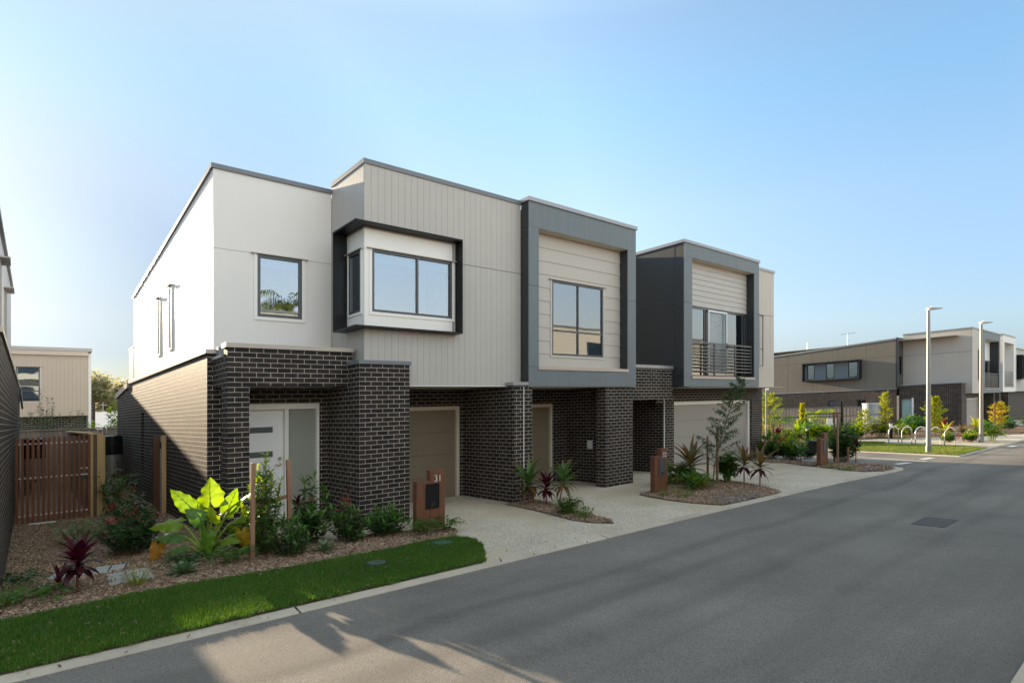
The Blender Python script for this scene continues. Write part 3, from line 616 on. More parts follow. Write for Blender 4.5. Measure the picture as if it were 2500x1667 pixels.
h = thing('shed', 'low white rendered building seen in the gap beyond the rear fence', 'building', (-.3, 38, 0))
MB().box(-1.1, .35, 38, 43, -1, 2.95).build('wall', 'white_render', h); MB().box(.352, 2.5, 38.2, 43, -1, 2.80).build('wall', 'white_render', h)
MB().box(-1.15, .38, 37.96, 43.04, 2.952, 2.99).build('roof_edge', 'trim_white', h)
a = thing('antenna', 'thin aerial mast standing on the low white building', 'antenna', (-.5, 38.6, 2.99))
MB().tube([(-.5, 38.6, 2.99), (-.5, 38.6, 3.65)], .025, 6).build('mast', 'galv', a); MB().box(-.72, -.28, 38.58, 38.62, 3.42, 3.46).build('crossbar', 'galv', a)
a = thing('roof_vent', 'small blue grey flue cowl poking above the rear fence by the left brick wall', 'flue', (-5.02, 17.2, 0))
MB().cyl(-5.02, 17.2, -.5, 2.25, .07, 12).build('flue_pipe', 'galv', a, smooth=True); MB().tube([(-5.02, 17.2, 2.28), (-5.02, 17.2, 2.48)], [.17, .09], 12).build('cowl', 'galv', a)

# ---------------------------------------------------------------- houses beyond the cross street
h = thing('townhouse', 'far corner townhouse with long sunlit side wall and dark boxed strip window', 'house', (47, 5, 0))
XR, XF = 46.2, 47.5
zr2 = lambda p: 6.60 - (p[1] - 4.85) * .054
b = MB()
ys = [4.85 + i * 2.05 for i in range(8)]
for ya, yb in zip(ys, ys[1:]):
    b.box(XR, XR + .05, ya + .008, yb - .008, 2.86, 5.33); b.prism([(XR, ya + .008), (XR + .05, ya + .008), (XR + .05, yb - .008), (XR, yb - .008)], 5.35, zr2)
b.build('side_wall', 'sunlit_charcoal', h)
MB().prism([(XR + .052, 4.87), (XR + .2, 4.87), (XR + .2, 19.2), (XR + .052, 19.2)], 2.86, lambda p: zr2(p) - .02).build('wall_backing', 'taupe_back', h)
MB().prism([(XR - .05, 4.8), (XR + .3, 4.8), (XR + .3, 19.3), (XR - .05, 19.3)], lambda p: zr2(p) + .004, lambda p: zr2(p) + .12).build('roof_fascia', 'cap_grey', h)
MB().box(XR + .0, XF + .1, 4.75, 4.845, 2.9, 6.75).build('return_wall', 'charcoal_sheet', h)
window(h, XR + .35, XR + .95, 3.9, 5.35, 4.735, fw=.05, blind=0, trim=0, deep=.08)
b = MB().wallx(4.85, 19.2, -.3, 2.82, XR - .02, XR + .2, holes=((9.08, 9.72, 1.45, 2.09), (6.9, 7.56, 1.45, 2.08))); b.build('brick_side_wall', 'dark_brick', h)
for q in ((9.08, 9.72, 1.45, 2.09), (6.9, 7.56, 1.45, 2.08)): window(h, *q, XR + .10, side='x', fw=.05, trim=0, blind=0, deep=.8, glass='glass_dark')
MB().box(XR - .06, XR + .25, 4.8, 19.25, 2.822, 2.87).build('brick_cap', 'cap_grey', h)
hd = MB(); hx = XR - .5
hd.box(hx, XR, 7.2, 11.6, 5.22, 5.27); hd.box(hx, XR, 7.2, 11.6, 3.76, 3.81); hd.box(hx, XR, 7.2, 7.25, 3.81, 5.22); hd.box(hx, XR, 11.55, 11.6, 3.81, 5.22); hd.build('window_hood', 'black_metal', h)
MB().wallx(7.25, 11.55, 3.81, 5.22, XR - .12, XR - .004, holes=((7.45, 8.15, 3.9, 5.15), (9.2, 9.85, 3.9, 5.15), (10.75, 11.35, 3.9, 5.15))).build('hood_infill', 'grey_sheet', h)
for q in ((7.45, 8.15), (9.2, 9.85), (10.75, 11.35)): window(h, q[0], q[1], 3.9, 5.15, XR - .10, side='x', fw=.05, trim=0, blind=0, deep=1.0, frame='black_metal', glass='glass')
for ax_, ay_, h_, l_ in ((50, 9.6, 1.3, 'television aerial on the far corner roof'), (50, 13.0, .9, 'thin mast on the far corner roof, left of the aerial')):
    zb_ = 6.55
    a = thing('antenna', l_, 'antenna', (ax_, ay_, zb_)); MB().tube([(ax_, ay_, zb_), (ax_, ay_, zb_ + h_)], .03, 6).build('mast', 'galv', a)
    if h_ > 1: MB().tube([(ax_, ay_ - .6, zb_ + h_), (ax_, ay_ + .6, zb_ + h_)], .025, 5).build('boom', 'galv', a)
# front corner block
b = MB().box(XF, XF + .06, .5, 4.74, 2.3, 5.33); b.box(XF, XF + .06, .5, 4.74, 5.35, 6.97); b.build('corner_wall', 'warm_sheet', h)
CWN = (49.1, 49.7, 3.2, 5.5)
b = MB().wally(XF + .002, 50.0, 2.3, 6.97, .44, .498, holes=(CWN,)); b.build('front_wall', 'warm_sheet', h); window(h, *CWN, .44, fw=.06, blind=0, trim=.05)
MB().box(XF - .04, 50.0, .39, 4.76, 6.972, 7.07).build('roof_fascia', 'cap_grey', h)
b = MB().box(XR + .3, XF + .3, .85, 1.05, -.4, 3.05); b.wallx(1.05, 4.74, -.4, 3.05, XR + .35, XR + .55, holes=((3.9, 4.6, -.1, 2.05),)); b.box(XF + .3, 47.9, .85, 1.05, -.4, 2.28); b.build('brick_entry', 'dark_brick', h)
MB().box(XR + .27, XF - .02, .82, 4.74, 3.052, 3.11).build('brick_cap', 'cap_grey', h)
d = MB().box(XR + .5, XR + .54, 3.9, 4.6, -.1, 2.05).build('side_door', 'door_green', h); MB().box(XR + .30, XR + .36, 3.78, 3.90, -.1, 2.1).build('door_frame', 'trim_white', d)
garage(h, 48.0, 52.2, -.25, 1.95, 1.1, 'garage_taupe', 'jamb_cream')
b = MB().wally(47.9, 53.6, 1.95, 2.28, 1.0, 1.2); b.box(52.2, 53.0, 1.0, 1.2, -.4, 1.95); b.build('brick_garage_wall', 'dark_brick', h)
frame_box(h, 50.0, 55.7, 2.3, 6.95, .30, .9, 50.55, 55.3, 2.65, 6.4, cap=True)
MB().box(49.96, 55.75, .26, 1.2, 6.952, 7.04).build('roof_fascia', 'cap_grey', h)
lapboards(MB(), 50.55, 55.3, 4.9, 6.4, .9, .2).build('weatherboard', 'trim_white', h)
MB().box(50.55, 55.3, .935, .98, 2.65, 6.4).build('board_backing', 'charcoal_sheet', h)
window(h, 51.2, 54.6, 2.7, 4.85, .9, fw=.08, mull=(52.4, 53.4), trim=0, blind=0, deep=.03 + .3)
r = MB().box(50.57, 55.28, .34, .39, 3.75, 3.81); 
for x in (52.1, 53.7): r.box(x - .03, x + .03, .34, .39, 2.66, 3.75)
r = r.build('balcony_rail', 'frame_metal', h)
for i in range(7): MB().box(50.57, 55.28, .345, .385, 2.72 + i * .145, 2.79 + i * .145).build('slat', 'frame_metal', r)
MB().box(XR + .3, 55.7, 1.2, 18, 6.5, 6.55).build('roof', 'roof_sheet', h); MB().box(XR + .3, 55.6, 18, 18.2, -.3, 6.5).build('rear_wall', 'warm_sheet', h)
MB().box(52.4, 55.7, 1.4, 1.6, -.4, 2.28).build('brick_back_wall', 'dark_brick', h); MB().box(55.0, 55.5, .6, 1.4, -.4, 2.28).build('brick_pier', 'dark_brick', h)

h = thing('townhouse', 'white framed far townhouse beside the corner house, with balcony rail', 'house', (58, 2, 0))
frame_box(h, 56.4, 61.2, 2.35, 7.02, .25, 1.4, 57.0, 60.7, 2.8, 6.45, front='trim_white', side='white_sheet', cap=True)
MB().box(56.38, 56.44, 1.4, 9, 2.35, 7.02).build('dark_side_wall', 'charcoal_sheet', h)
MB().box(56.35, 61.25, .2, 9, 7.02, 7.10).build('roof_fascia', 'cap_grey', h)
MB().box(57.0, 60.7, 1.4, 1.5, 2.8, 6.45).build('inner_wall', 'trim_white', h); window(h, 57.4, 58.4, 2.9, 4.9, 1.38, fw=.08, trim=0, blind=0, deep=.1)
r = MB().box(57.02, 60.68, .30, .34, 4.0, 4.06).build('balcony_rail', 'frame_metal', h)
for i in range(8): MB().box(57.02, 60.68, .305, .335, 2.85 + i * .14, 2.91 + i * .14).build('slat', 'frame_metal', r)
MB().box(61.25, 64.0, .6, 9, 2.4, 6.8).build('side_block', 'white_sheet', h)
b = MB().box(56.4, 57.1, .5, 1.4, -.4, 2.34); b.box(59.9, 60.5, .5, 1.4, -.4, 2.34); b.box(56.0, 64, 2.2, 2.4, -.4, 2.34); b.box(55.72, 56.36, .7, .9, 2.3, 3.4); b.build('brick_wall', 'dark_brick', h)
h = thing('townhouse', 'farthest townhouse with a black window hood at the right picture edge', 'house', (68, 2, 0))
MB().box(64.2, 76, .8, 9, 2.4, 6.3).build('upper_wall', 'taupe_board', h); MB().box(64.1, 76.1, .7, 9.1, 6.3, 6.4).build('roof_fascia', 'cap_grey', h)
hd = MB().ring(64.4, 67.4, 3.5, 5.7, .1, .2, .8); hd.build('window_hood', 'black_metal', h); window(h, 64.7, 67.1, 3.8, 5.4, .78, fw=.06, trim=0, blind=0, deep=.1)
MB().box(64.2, 76, 1.2, 9, -.6, 2.39).build('brick_wall', 'dark_brick', h)

# ---------------------------------------------------------------- the other side of the street (seen only in the window glass)
for i, (x0, x1, zt_, lab) in enumerate(((-7.5, 11.5, 5.42, 'cream boarded house across the street, mirrored in the corner window'), (14.0, 36.0, 5.55, 'long cream boarded house across the street, mirrored in the box surround window'))):
    h = thing('townhouse', lab, 'house', ((x0 + x1) / 2, -14.4, 0), )
    b = MB(); n = 13
    for k in range(n):
        za, zb = 2.7 + (zt_ - 2.7) * k / n, 2.7 + (zt_ - 2.7) * (k + 1) / n
        b.hexa([(x0,-14.5,za),(x1,-14.5,za),(x1,-14.382,za),(x0,-14.382,za),(x0,-14.5,zb),(x1,-14.5,zb),(x1,-14.40,zb),(x0,-14.40,zb)])
    b.build('weatherboard', 'cream_board', h)
    MB().box(x0 + .1, x1 - .1, -14.4, -14.3, -.1, 2.69).build('brick_wall', 'dark_brick', h)
    MB().box(x0 - .1, x1 + .1, -14.6, -14.30, zt_, zt_ + .12).build('roof_fascia', 'fascia_metal', h)
    b = MB().box(x0, x0 + .1, -22, -14.5, -.1, zt_); b.box(x1 - .1, x1, -22, -14.5, -.1, zt_); b.box(x0 + .1, x1 - .1, -22, -21.9, -.1, zt_); b.box(x0, x1, -22, -14.6, zt_ + .002, zt_ + .06); b.build('outer_walls', 'cream_board', h)
    for k in range(3):
        xw = x0 + 2.5 + k * (x1 - x0 - 4) / 3; f = MB().ring(xw, xw + 1.8, 3.4, 4.8, .07, -14.39, -14.33).build('window', 'frame_metal', h); MB().box(xw + .07, xw + 1.73, -14.375, -14.36, 3.47, 4.73).build('pane', 'glass_dark', f)
        MB().box(xw - .4, xw + 2.0, -14.3, -14.27, .0, 2.2).build('garage_door', 'garage_taupe', h)

# ---------------------------------------------------------------- ground, road, drives, beds
def sheet(name, poly, z, mat, k='structure', thick=0):
    mb = MB()
    if thick: mb.prism(poly, z - thick, z)
    else: mb.sheet(poly, z)
    o = mb.build(name, mat); o['kind'] = k; return o
g = MB()
ey = [-400, -22, 46, 420]
for a, b2 in zip(ey, ey[1:]): g.face([(-400, a, -.10), (450, a, -.10), (450, b2, -.10), (-400, b2, -.10)])
g = g.build('ground', 'soil'); g['kind'] = 'structure'
KO = [(-40, -3.60), (-5, -3.74), (0, -3.86), (5, -3.95), (11.3, -4.17), (13.2, -4.32), (14.4, -4.45), (15.2, -4.46), (15.75, -4.28), (16.15, -3.85), (16.3, -3.2), (16.35, 3.0)]   # kerb outer edge
def inset(pl, d):
    out = []
    for i, p in enumerate(pl):
        a = Vector(pl[max(i-1, 0)]); c = Vector(pl[min(i+1, len(pl)-1)]); t = (c - a).normalized(); out.append((p[0] - t.y * d, p[1] + t.x * d))
    return out
KI = inset(KO, .17)
road = sheet('road', [(-45, -9.25), (140, -9.25), (140, -5.1), (40, -4.95), (30, -4.85), (24.9, -4.62), (20.7, -4.62), (20.5, -4.2), (21.3, -1.36), (22.5, 3.0), (16.30, 3.0)] + list(reversed(KO[:-1])), -.03, 'asphalt')
def kerb(name, outer, inner, z=.0, zb=-.12):
    mb = MB()
    for i in range(len(outer) - 1):
        a, b2, c, d = outer[i], outer[i+1], inner[i+1], inner[i]
        n = max(1, int((Vector(b2) - Vector(a)).length / 2.4))
        for k in range(n):
            lerp = lambda p, q, t: (p[0] + (q[0]-p[0])*t, p[1] + (q[1]-p[1])*t)
            e = .003 if n > 1 else 0
            t0, t1 = k / n + (e if k else 0), (k + 1) / n - (e if k < n - 1 else 0)
            q = [lerp(a, b2, t0), lerp(a, b2, t1), lerp(d, c, t1), lerp(d, c, t0)]
            mb.hexa([(*q[0], zb), (*q[1], zb), (*q[2], zb), (*q[3], zb), (*q[0], z - .022), (*q[1], z - .022), (*q[2], z), (*q[3], z)])
    o = mb.build(name, 'concrete'); o['kind'] = 'structure'; return o
kerb('kerb', KO, KI)
K2 = [(-45, -9.25), (140, -9.25)]; kerb('kerb', [(-45, -9.42), (-10, -9.42), (40, -9.42)], [(-45, -9.252), (-10, -9.252), (40, -9.252)], z=-.005)
sheet('verge', [(-45, -14.3), (140, -14.3), (140, -9.42), (-45, -9.42)], -.02, 'gravel')
sheet('driveway', [(x, y) for x, y in KI[1:-2]] + [(16.0, -2.2), (14.8, -1.75), (15.3, -.9), (15.9, .2), (17.0, .85), (17.0, 3.0), (-2.02, 3.0), (-2.02, -2.2), (-5, -2.2)], -.002, 'aggregate')
sheet('gravel_bed', [(-5.2, -1.2), (-2.6, -.4), (-2.2, .6), (-2.2, 15.5), (-5.2, 15.5)], .004, 'gravel')
BED1 = [(-14, -1.95), (-5.0, -1.84), (-3.63, -1.76), (-2.81, -1.85), (-2.0, -1.96), (-.57, -2.05), (.09, -2.0), (.75, -2.05), (1.12, -1.6), (1.12, -1.28), (.45, -.95), (-.05, -.72), (-.6, -.95), (-1.2, -.45), (-1.45, .2), (-1.85, .45), (-2.1, 1.0), (-2.27, 1.48), (-2.6, .9), (-3.2, .25), (-4.1, -.45), (-5.2, -.35), (-14, -.45)]
sheet('mulch_bed', BED1, .012, 'mulch_bed')
GR1 = [(-14, -3.53), (-5, -3.57), (0, -3.69), (.10, -3.69), (.42, -3.3), (.68, -2.9), (.85, -2.48), (.83, -2.2), (.73, -2.03), (.09, -1.98), (-.57, -2.03), (-2.0, -1.94), (-2.81, -1.83), (-3.63, -1.74), (-5.0, -1.82), (-14, -1.93)]
sheet('lawn_base', GR1, .020, 'turf_base')
BED2 = [(3.50, -.05), (3.50, -.42), (3.32, -1.58), (3.12, -2.5), (3.18, -2.93), (3.40, -3.28), (3.60, -3.0), (3.78, -2.24), (4.02, -1.07), (4.35, -.6), (4.35, -.05)]
sheet('mulch_bed', BED2, .010, 'mulch_bed')
BED3 = [(6.47, -1.48), (6.29, -1.97), (6.17, -2.56), (6.17, -3.19), (6.31, -3.75), (6.94, -3.80), (8.1, -3.84), (8.70, -3.84), (9.36, -3.12), (9.82, -2.03), (9.85, -1.0), (9.7, -.1), (9.2, -.2), (8.4, -.6), (7.11, -1.45)]
sheet('mulch_bed', BED3, .010, 'mulch_bed')
BED4 = [(15.3, -.88), (14.81, -1.71), (14.16, -3.08), (13.85, -3.86), (14.3, -4.22), (15.1, -4.25), (15.6, -4.05), (15.95, -3.7), (16.1, -3.2), (16.15, 3), (17.2, 3), (17.2, .75), (15.9, .6), (15.3, -.2)]
sheet('mulch_bed', BED4, .010, 'mulch_bed')
IS = [(20.72, -4.58), (22.6, -4.62), (24.9, -4.64), (25.6, -3.6), (26.3, -.54), (27.3, -.24), (27.25, .9), (25.5, 1.75), (22.5, 2.2), (22.3, 1.2), (21.4, -1.36)]
sheet('footpath', [(20.6, -4.62), (24.9, -4.70), (30, -4.85), (40, -4.95), (140, -5.1), (140, -4.0), (36, -4.0), (33, -2.0), (31, .4), (29, 1.6), (26, 2.7), (22.4, 3.2)], -.018, 'aggregate')
sheet('hoop_slab', [(26.0, -.35), (27.4, -.05), (27.6, -.9), (25.9, -3.4), (25.2, -3.3)], -.006, 'lid_grey')
sheet('lawn_base', IS, .004, 'turf_base')
kerb('kerb', [(20.5, -4.66), (24.9, -4.76), (30, -4.92), (60, -5.0)], [(20.62, -4.58), (24.9, -4.645), (30, -4.78), (60, -4.85)], z=.0); kerb('kerb', [(22.4, 2.6), (21.26, -1.36), (20.5, -4.64)], [(22.5, 2.6), (21.38, -1.36), (20.64, -4.6)], z=.0)
sheet('garden_bed', [(22.5, 3.2), (26, 2.75), (29, 1.65), (31, .45), (33, -1.9), (36, -3.9), (47, -3.9), (47, 20), (17, 20), (17, 3.2)], .002, 'mulch_bed')
sheet('driveway', [(46.2, -4.6), (58, -4.7), (58, 1.2), (48, 1.2), (46.5, -1)], -.012, 'aggregate')
def mark(poly, nm='road_marking'): return sheet(nm, poly, -.0255, 'road_paint')
mark([(16.9, -3.68), (17.65, -3.84), (17.55, -4.06), (16.8, -3.9)]); mark([(19.0, -3.82), (19.7, -3.95), (19.6, -4.17), (18.9, -4.03)])
mark([(18.85, -1.95), (18.95, -1.97), (18.25, -4.30), (18.13, -4.27)]); mark([(26.1, -5.0), (26.9, -5.05), (26.8, -5.28), (26.0, -5.22)])
# storm drain grate in the road
t = thing('drain_grate', 'square metal drain grate set in the asphalt', 'drain', (7.1, -7.2, -.03))
MB().sheet([(6.66, -7.46), (7.52, -7.46), (7.52, -6.98), (6.66, -6.98)], -.0285).build('sump', 'black_plastic', t)
f = MB()
for i in range(13): f.box(6.66 + i * .07, 6.685 + i * .07, -7.45, -6.99, -.028, -.0225)
f.build('bars', 'grate', t)
f = MB()
for i in range(9): f.box(6.665, 7.52, -7.452 + i * .0565, -7.436 + i * .0565, -.0222, -.019)
f.build('cross_bars', 'grate', t)

# ---------------------------------------------------------------- mailboxes
def text(parent, body, x, y, z, size, mat, name='house_number'):
    cu = bpy.data.curves.new('t', 'FONT'); cu.body = body; cu.size = size; cu.extrude = .004; cu.align_x = 'CENTER'; cu.align_y = 'CENTER'
    to = bpy.data.objects.new('t', cu); C.objects.link(to); bpy.context.view_layer.update()
    me = bpy.data.meshes.new_from_object(to.evaluated_get(bpy.context.evaluated_depsgraph_get())); bpy.data.objects.remove(to)
    o = bpy.data.objects.new(name, me); C.objects.link(o); me.materials.clear(); me.materials.append(M[mat])
    o.parent = parent; o.location = W(x, y, z) - ORG[root(parent)]; o.rotation_euler = (math.pi / 2, 0, 0); return o
def mailbox(x, y, wd, z1, z2, num, lab, box_mat='black_metal', back=False):
    t = thing('mailbox', lab, 'mailbox', (x + wd / 2, y, 0), 'timber letterboxes along the street')
    m = x + wd * .47
    MB().box(x, m, y, y + .13, -.05, z1).build('low_post', 'corten_wood', t, bevel=.006)
    MB().box(m + .003, x + wd, y, y + .13, -.05, z2).build('tall_post', 'corten_wood', t, bevel=.006)
    p = MB().ring(m - .085 * wd / .55, m + .17 * wd / .55, .40, .845, .014, y - .016, y - .001).build('letter_panel', box_mat, t)
    MB().box(m - .085 * wd / .55 + .014, m + .17 * wd / .55 - .014, y - .010, y - .001, .414, .831).build('panel_face', box_mat, p)
    MB().tube([(m + .05 * wd / .55, y - .009, .475), (m + .05 * wd / .55, y - .012, .475)], .042 * wd / .55, 16).build('paper_hole', 'black_plastic', p)
    if num: text(t, num, m + wd * .27, y - .004, z2 - .16, .17, 'numeral')
    if back: MB().box(m - .15, m + .1, y + .131, y + .42, .42, .82).build('letter_bin', 'black_plastic', t, bevel=.006)
    return t
mailbox(.500, -1.22, .60, .90, 1.085, '31', 'reddish timber letterbox numbered 31 in front of the first garage')
mailbox(6.76, -1.72, .52, .905, 1.075, '32', 'reddish timber letterbox numbered 32 in the bed before the second garage', box_mat='frame_metal')
mailbox(14.62, -2.35, .56, .90, 1.06, '', 'reddish timber letterbox without visible number near the street corner', box_mat='frame_metal', back=True)

# ---------------------------------------------------------------- fences, gate, tanks in the side yard
t = thing('slat_gate', 'open slatted gate screen of reddish timber battens between brick wall and pine post', 'gate', (-4.3, 6.2, 0))
xs = [-4.925 + i * .0895 for i in range(15)]
for i, x in enumerate(xs):
    if i == 13:
        MB().box(x, x + .050, 6.17, 6.20, 1.02, 1.885).build('batten', 'merbau', t); MB().box(x, x + .050, 6.17, 6.20, -.02, .88).build('batten', 'merbau', t)
    else: MB().box(x, x + .050, 6.17, 6.20, -.06 + .004 * i, 1.87 + random.uniform(-.01, .015)).build('batten', 'merbau', t)
for z in (.17, .98, 1.72): MB().box(-4.93, -3.63, 6.202, 6.227, z, z + .028).build('rail', 'trim_white', t)  # aluminium rails coloured white to stand for the light on them
MB().box(-3.84, -3.63, 6.202, 6.227, 1.12, 1.148).build('rail', 'trim_white', t)
tag(MB().box(-5.0, -4.955, 6.15, 6.21, -.1, 1.90).build('timber_post', 'pine_post', base=(-4.98, 6.18, 0), bevel=.004), 'yellow pine post fixed to the left brick wall beside the slat gate', 'post')
t = thing('timber_post', 'thick yellow pine gate post brightened as if sunlit, right of the slat gate', 'post', (-3.5, 6.2, 0))
MB().box(-3.625, -3.575, 6.12, 6.22, -.1, 1.90).build('post_face', 'pine_post', t, bevel=.003); MB().box(-3.505, -3.385, 6.12, 6.24, -.1, 1.90).build('post_face', 'pine_post', t, bevel=.003); MB().box(-3.572, -3.508, 6.17, 6.22, -.1, 1.88).build('packer', 'bark', t); MB().box(-3.383, -3.35, 6.13, 6.20, -.1, 1.84).build('batten', 'pine_post', t)
t = thing('paling_fence', 'boundary paling fence with a sunlit top rail running back from the pine post', 'fence', (-3.55, 10, 0))
for i in range(66): MB().box(-3.60, -3.58, 6.26 + i * .135, 6.385 + i * .135, -.1, 1.86 + random.uniform(-.012, .012)).build('paling', 'grey_paling', t)
MB().box(-3.66, -3.50, 6.25, 15.2, 1.885, 1.92).build('top_rail', 'pine_post', t); MB().box(-3.578, -3.53, 6.26, 15.2, .5, .58).build('rail', 'grey_paling', t)
t = thing('side_gate', 'narrow reddish timber gate leaf folded back against the brick side wall', 'gate', (-2.33, 5.9, 0))
for i in range(9): MB().box(-2.37, -2.35, 5.50 + i * .09, 5.582 + i * .09, .04, 1.80).build('batten', 'merbau', t)
for z in (.2, 1.0, 1.65): MB().box(-2.348, -2.32, 5.50, 6.3, z, z + .04).build('rail', 'alu', t)
MB().box(-2.36, -2.325, 5.43, 5.465, .0, 1.78).build('hinge_post', 'alu', t); MB().box(-2.38, -2.33, 5.395, 5.43, 1.5, 1.66).build('latch', 'black_plastic', t)
tag(MB().box(-2.36, -2.27, 5.24, 5.33, -.1, 1.80).build('timber_post', 'pine_post', base=(-2.3, 5.28, 0), bevel=.004), 'slim pine post beside the folded gate on the brick side wall', 'post')
t = thing('paling_fence', 'weathered grey rear paling fence closing off the side yard', 'fence', (-3.5, 15.5, 0))
for i in range(25): MB().box(-5.2 + i * .125, -5.083 + i * .125, 15.5, 15.52, -.2, 1.95 + random.uniform(-.01, .01)).build('paling', 'grey_paling', t)
MB().box(-5.25, -2.0, 15.46, 15.56, 1.962, 1.995).build('top_rail', 'grey_paling', t)
for x, y, lab in ((-2.60, 12.3, 'upright heat pump water tank, black over steel, standing by the brick side wall'), (-4.53, 12.9, 'heat pump water tank glimpsed through the slat gate')):
    t = thing('water_tank', lab, 'water heater', (x, y, 0), 'heat pump water tanks')
    MB().cyl(x, y, .06, 1.14, .285, 32).build('tank_body', 'tank_steel', t, smooth=False); MB().cyl(x, y, 1.142, 1.72, .292, 32, .285).build('heat_pump', 'tank_black', t); MB().cyl(x, y, -.02, .06, .30, 24).build('tank_base', 'lid_grey', t)
    MB().cyl(x, y, 1.722, 1.75, .27, 32, .2).build('lid', 'tank_black', t)
    MB().box(x - .05, x + .06, y - .294, y - .27, .44, .50).build('badge', 'black_plastic', t)
    k = MB().tube([(x - .05, y - .3, .5), (x - .09, y - .36, .3), (x + .02, y - .37, .12)], .012, 6); k.tube([(x + .1, y - .3, .95), (x + .13, y - .36, .6), (x + .1, y - .37, .2)], .012, 6); k.build('hose', 'black_plastic', t)

# ---------------------------------------------------------------- lids, slabs and small ground fittings
def lid(poly, lab, mat='lid_grey', z=.035, nm='pit_lid', h=.05):
    return tag(MB().prism(poly, z - h, z).build(nm, mat, base=(sum(p[0] for p in poly) / len(poly), sum(p[1] for p in poly) / len(poly), 0), bevel=.004), lab, 'pit lid')
t = thing('pit_lid', 'pale concrete pit lid in the mulch behind the grass tuft', 'pit lid', (-3.7, -.8, 0))
MB().prism([(-3.97, -1.09), (-3.47, -1.10), (-3.44, -.42), (-3.93, -.39)], -.02, .04).build('lid_slab', 'lid_grey', t, bevel=.006); MB().box(-3.74, -3.68, -.76, -.745, .0402, .042).build('lifting_slot', 'black_plastic', t)
t = thing('pit_lid', 'ribbed grey pit cover half hidden by the burgundy cordyline', 'pit lid', (-4.1, -.05, 0))
MB().prism([(-4.56, -.02), (-3.72, -.3), (-3.60, .12), (-4.46, .38)], -.02, .035).build('lid_slab', 'lid_grey', t, bevel=.006)
for k in range(5): MB().prism([(-4.45 + k*.18, -.03 - k*.06), (-4.43 + k*.18, -.037 - k*.06), (-4.35 + k*.18, .33 - k*.06), (-4.37 + k*.18, .337 - k*.06)], .0352, .037).build('rib', 'black_plastic', t)
t = thing('pit_lid', 'round black pit lid sunk in the lawn strip', 'pit lid', (-1.03, -2.7, 0)); MB().cyl(-1.03, -2.70, -.02, .045, .17, 28).build('rim', 'black_plastic', t); MB().cyl(-1.03, -2.70, .0452, .052, .13, 28).build('cover', 'slate_paver', t)
lid([(.18, -2.45), (.44, -2.45), (.44, -2.20), (.18, -2.20)], 'small square green valve lid in the lawn near the letterbox', 'green_plastic', .05)
t = thing('inlet_box', 'black plastic drain box lying tilted on the gravel', 'drain box', (-3.2, 1.3, 0))
MB().hexa([(-3.42,1.1,.01),(-3.0,1.15,.06),(-3.03,1.5,.06),(-3.45,1.45,.01),(-3.45,1.08,.10),(-2.97,1.13,.16),(-3.0,1.53,.16),(-3.48,1.48,.10)]).build('box', 'black_plastic', t)
for k in range(5): MB().hexa([(-3.44+k*.09,1.12,.105+k*.0115),(-3.40+k*.09,1.12,.11+k*.0115),(-3.43+k*.09,1.46,.11+k*.0115),(-3.47+k*.09,1.46,.105+k*.0115),(-3.44+k*.09,1.12,.115+k*.0115),(-3.40+k*.09,1.12,.12+k*.0115),(-3.43+k*.09,1.46,.12+k*.0115),(-3.47+k*.09,1.46,.115+k*.0115)]).build('bar', 'lid_grey', t)
t = thing('tap_box', 'white plastic block lying beside the black drain box', 'block', (-2.85, 1.45, 0)); MB().box(-2.98, -2.78, 1.38, 1.55, 0, .12).build('block', 'white_plastic', t, bevel=.008); MB().box(-2.93, -2.83, 1.42, 1.5, .121, .17).build('spigot', 'white_plastic', t, bevel=.006)
tag(MB().box(-4.72, -4.25, 5.86, 5.93, .0, .05).build('white_pipe', 'white_plastic', base=(-4.5, 5.9, 0), bevel=.01), 'short white pipe offcut on the gravel at the foot of the slat gate', 'pipe')
SLB = (([(6.72, -3.12), (7.12, -3.12), (6.98, -3.80), (6.58, -3.78)], 'front left slate paving slab by the kerb in bed 32'), ([(7.15, -3.32), (7.78, -3.46), (7.72, -3.80), (7.02, -3.80)], 'middle slate slab beside the kerb before letterbox 32'), ([(7.86, -3.05), (8.28, -3.02), (8.20, -3.80), (7.76, -3.80)], 'right hand slate slab nearest the second driveway'), ([(7.2, -2.98), (7.58, -2.93), (7.62, -3.12), (7.28, -3.22)], 'small dark slate slab at the back of the paved patch'))
for p, l in SLB: tag(MB().prism(p, -.01, .035).build('paving_slab', 'slate_paver', base=(*p[0], 0), bevel=.005), l, 'paving slab', 'slate slabs by the kerb')
lid([(15.8, -1.12), (17.0, -.85), (16.75, -1.38), (15.0, -1.82)], 'pale grey slab behind the third letterbox', 'lid_grey', .03); lid([(14.95, -1.95), (15.3, -1.9), (15.15, -2.12), (14.85, -2.15)], 'tiny grey lid left of the third letterbox')
lid([(14.45, -3.33), (15.4, -3.42), (15.12, -4.0), (14.1, -3.97)], 'dark slab at the tip of the street corner bed', 'slate_paver', .03)

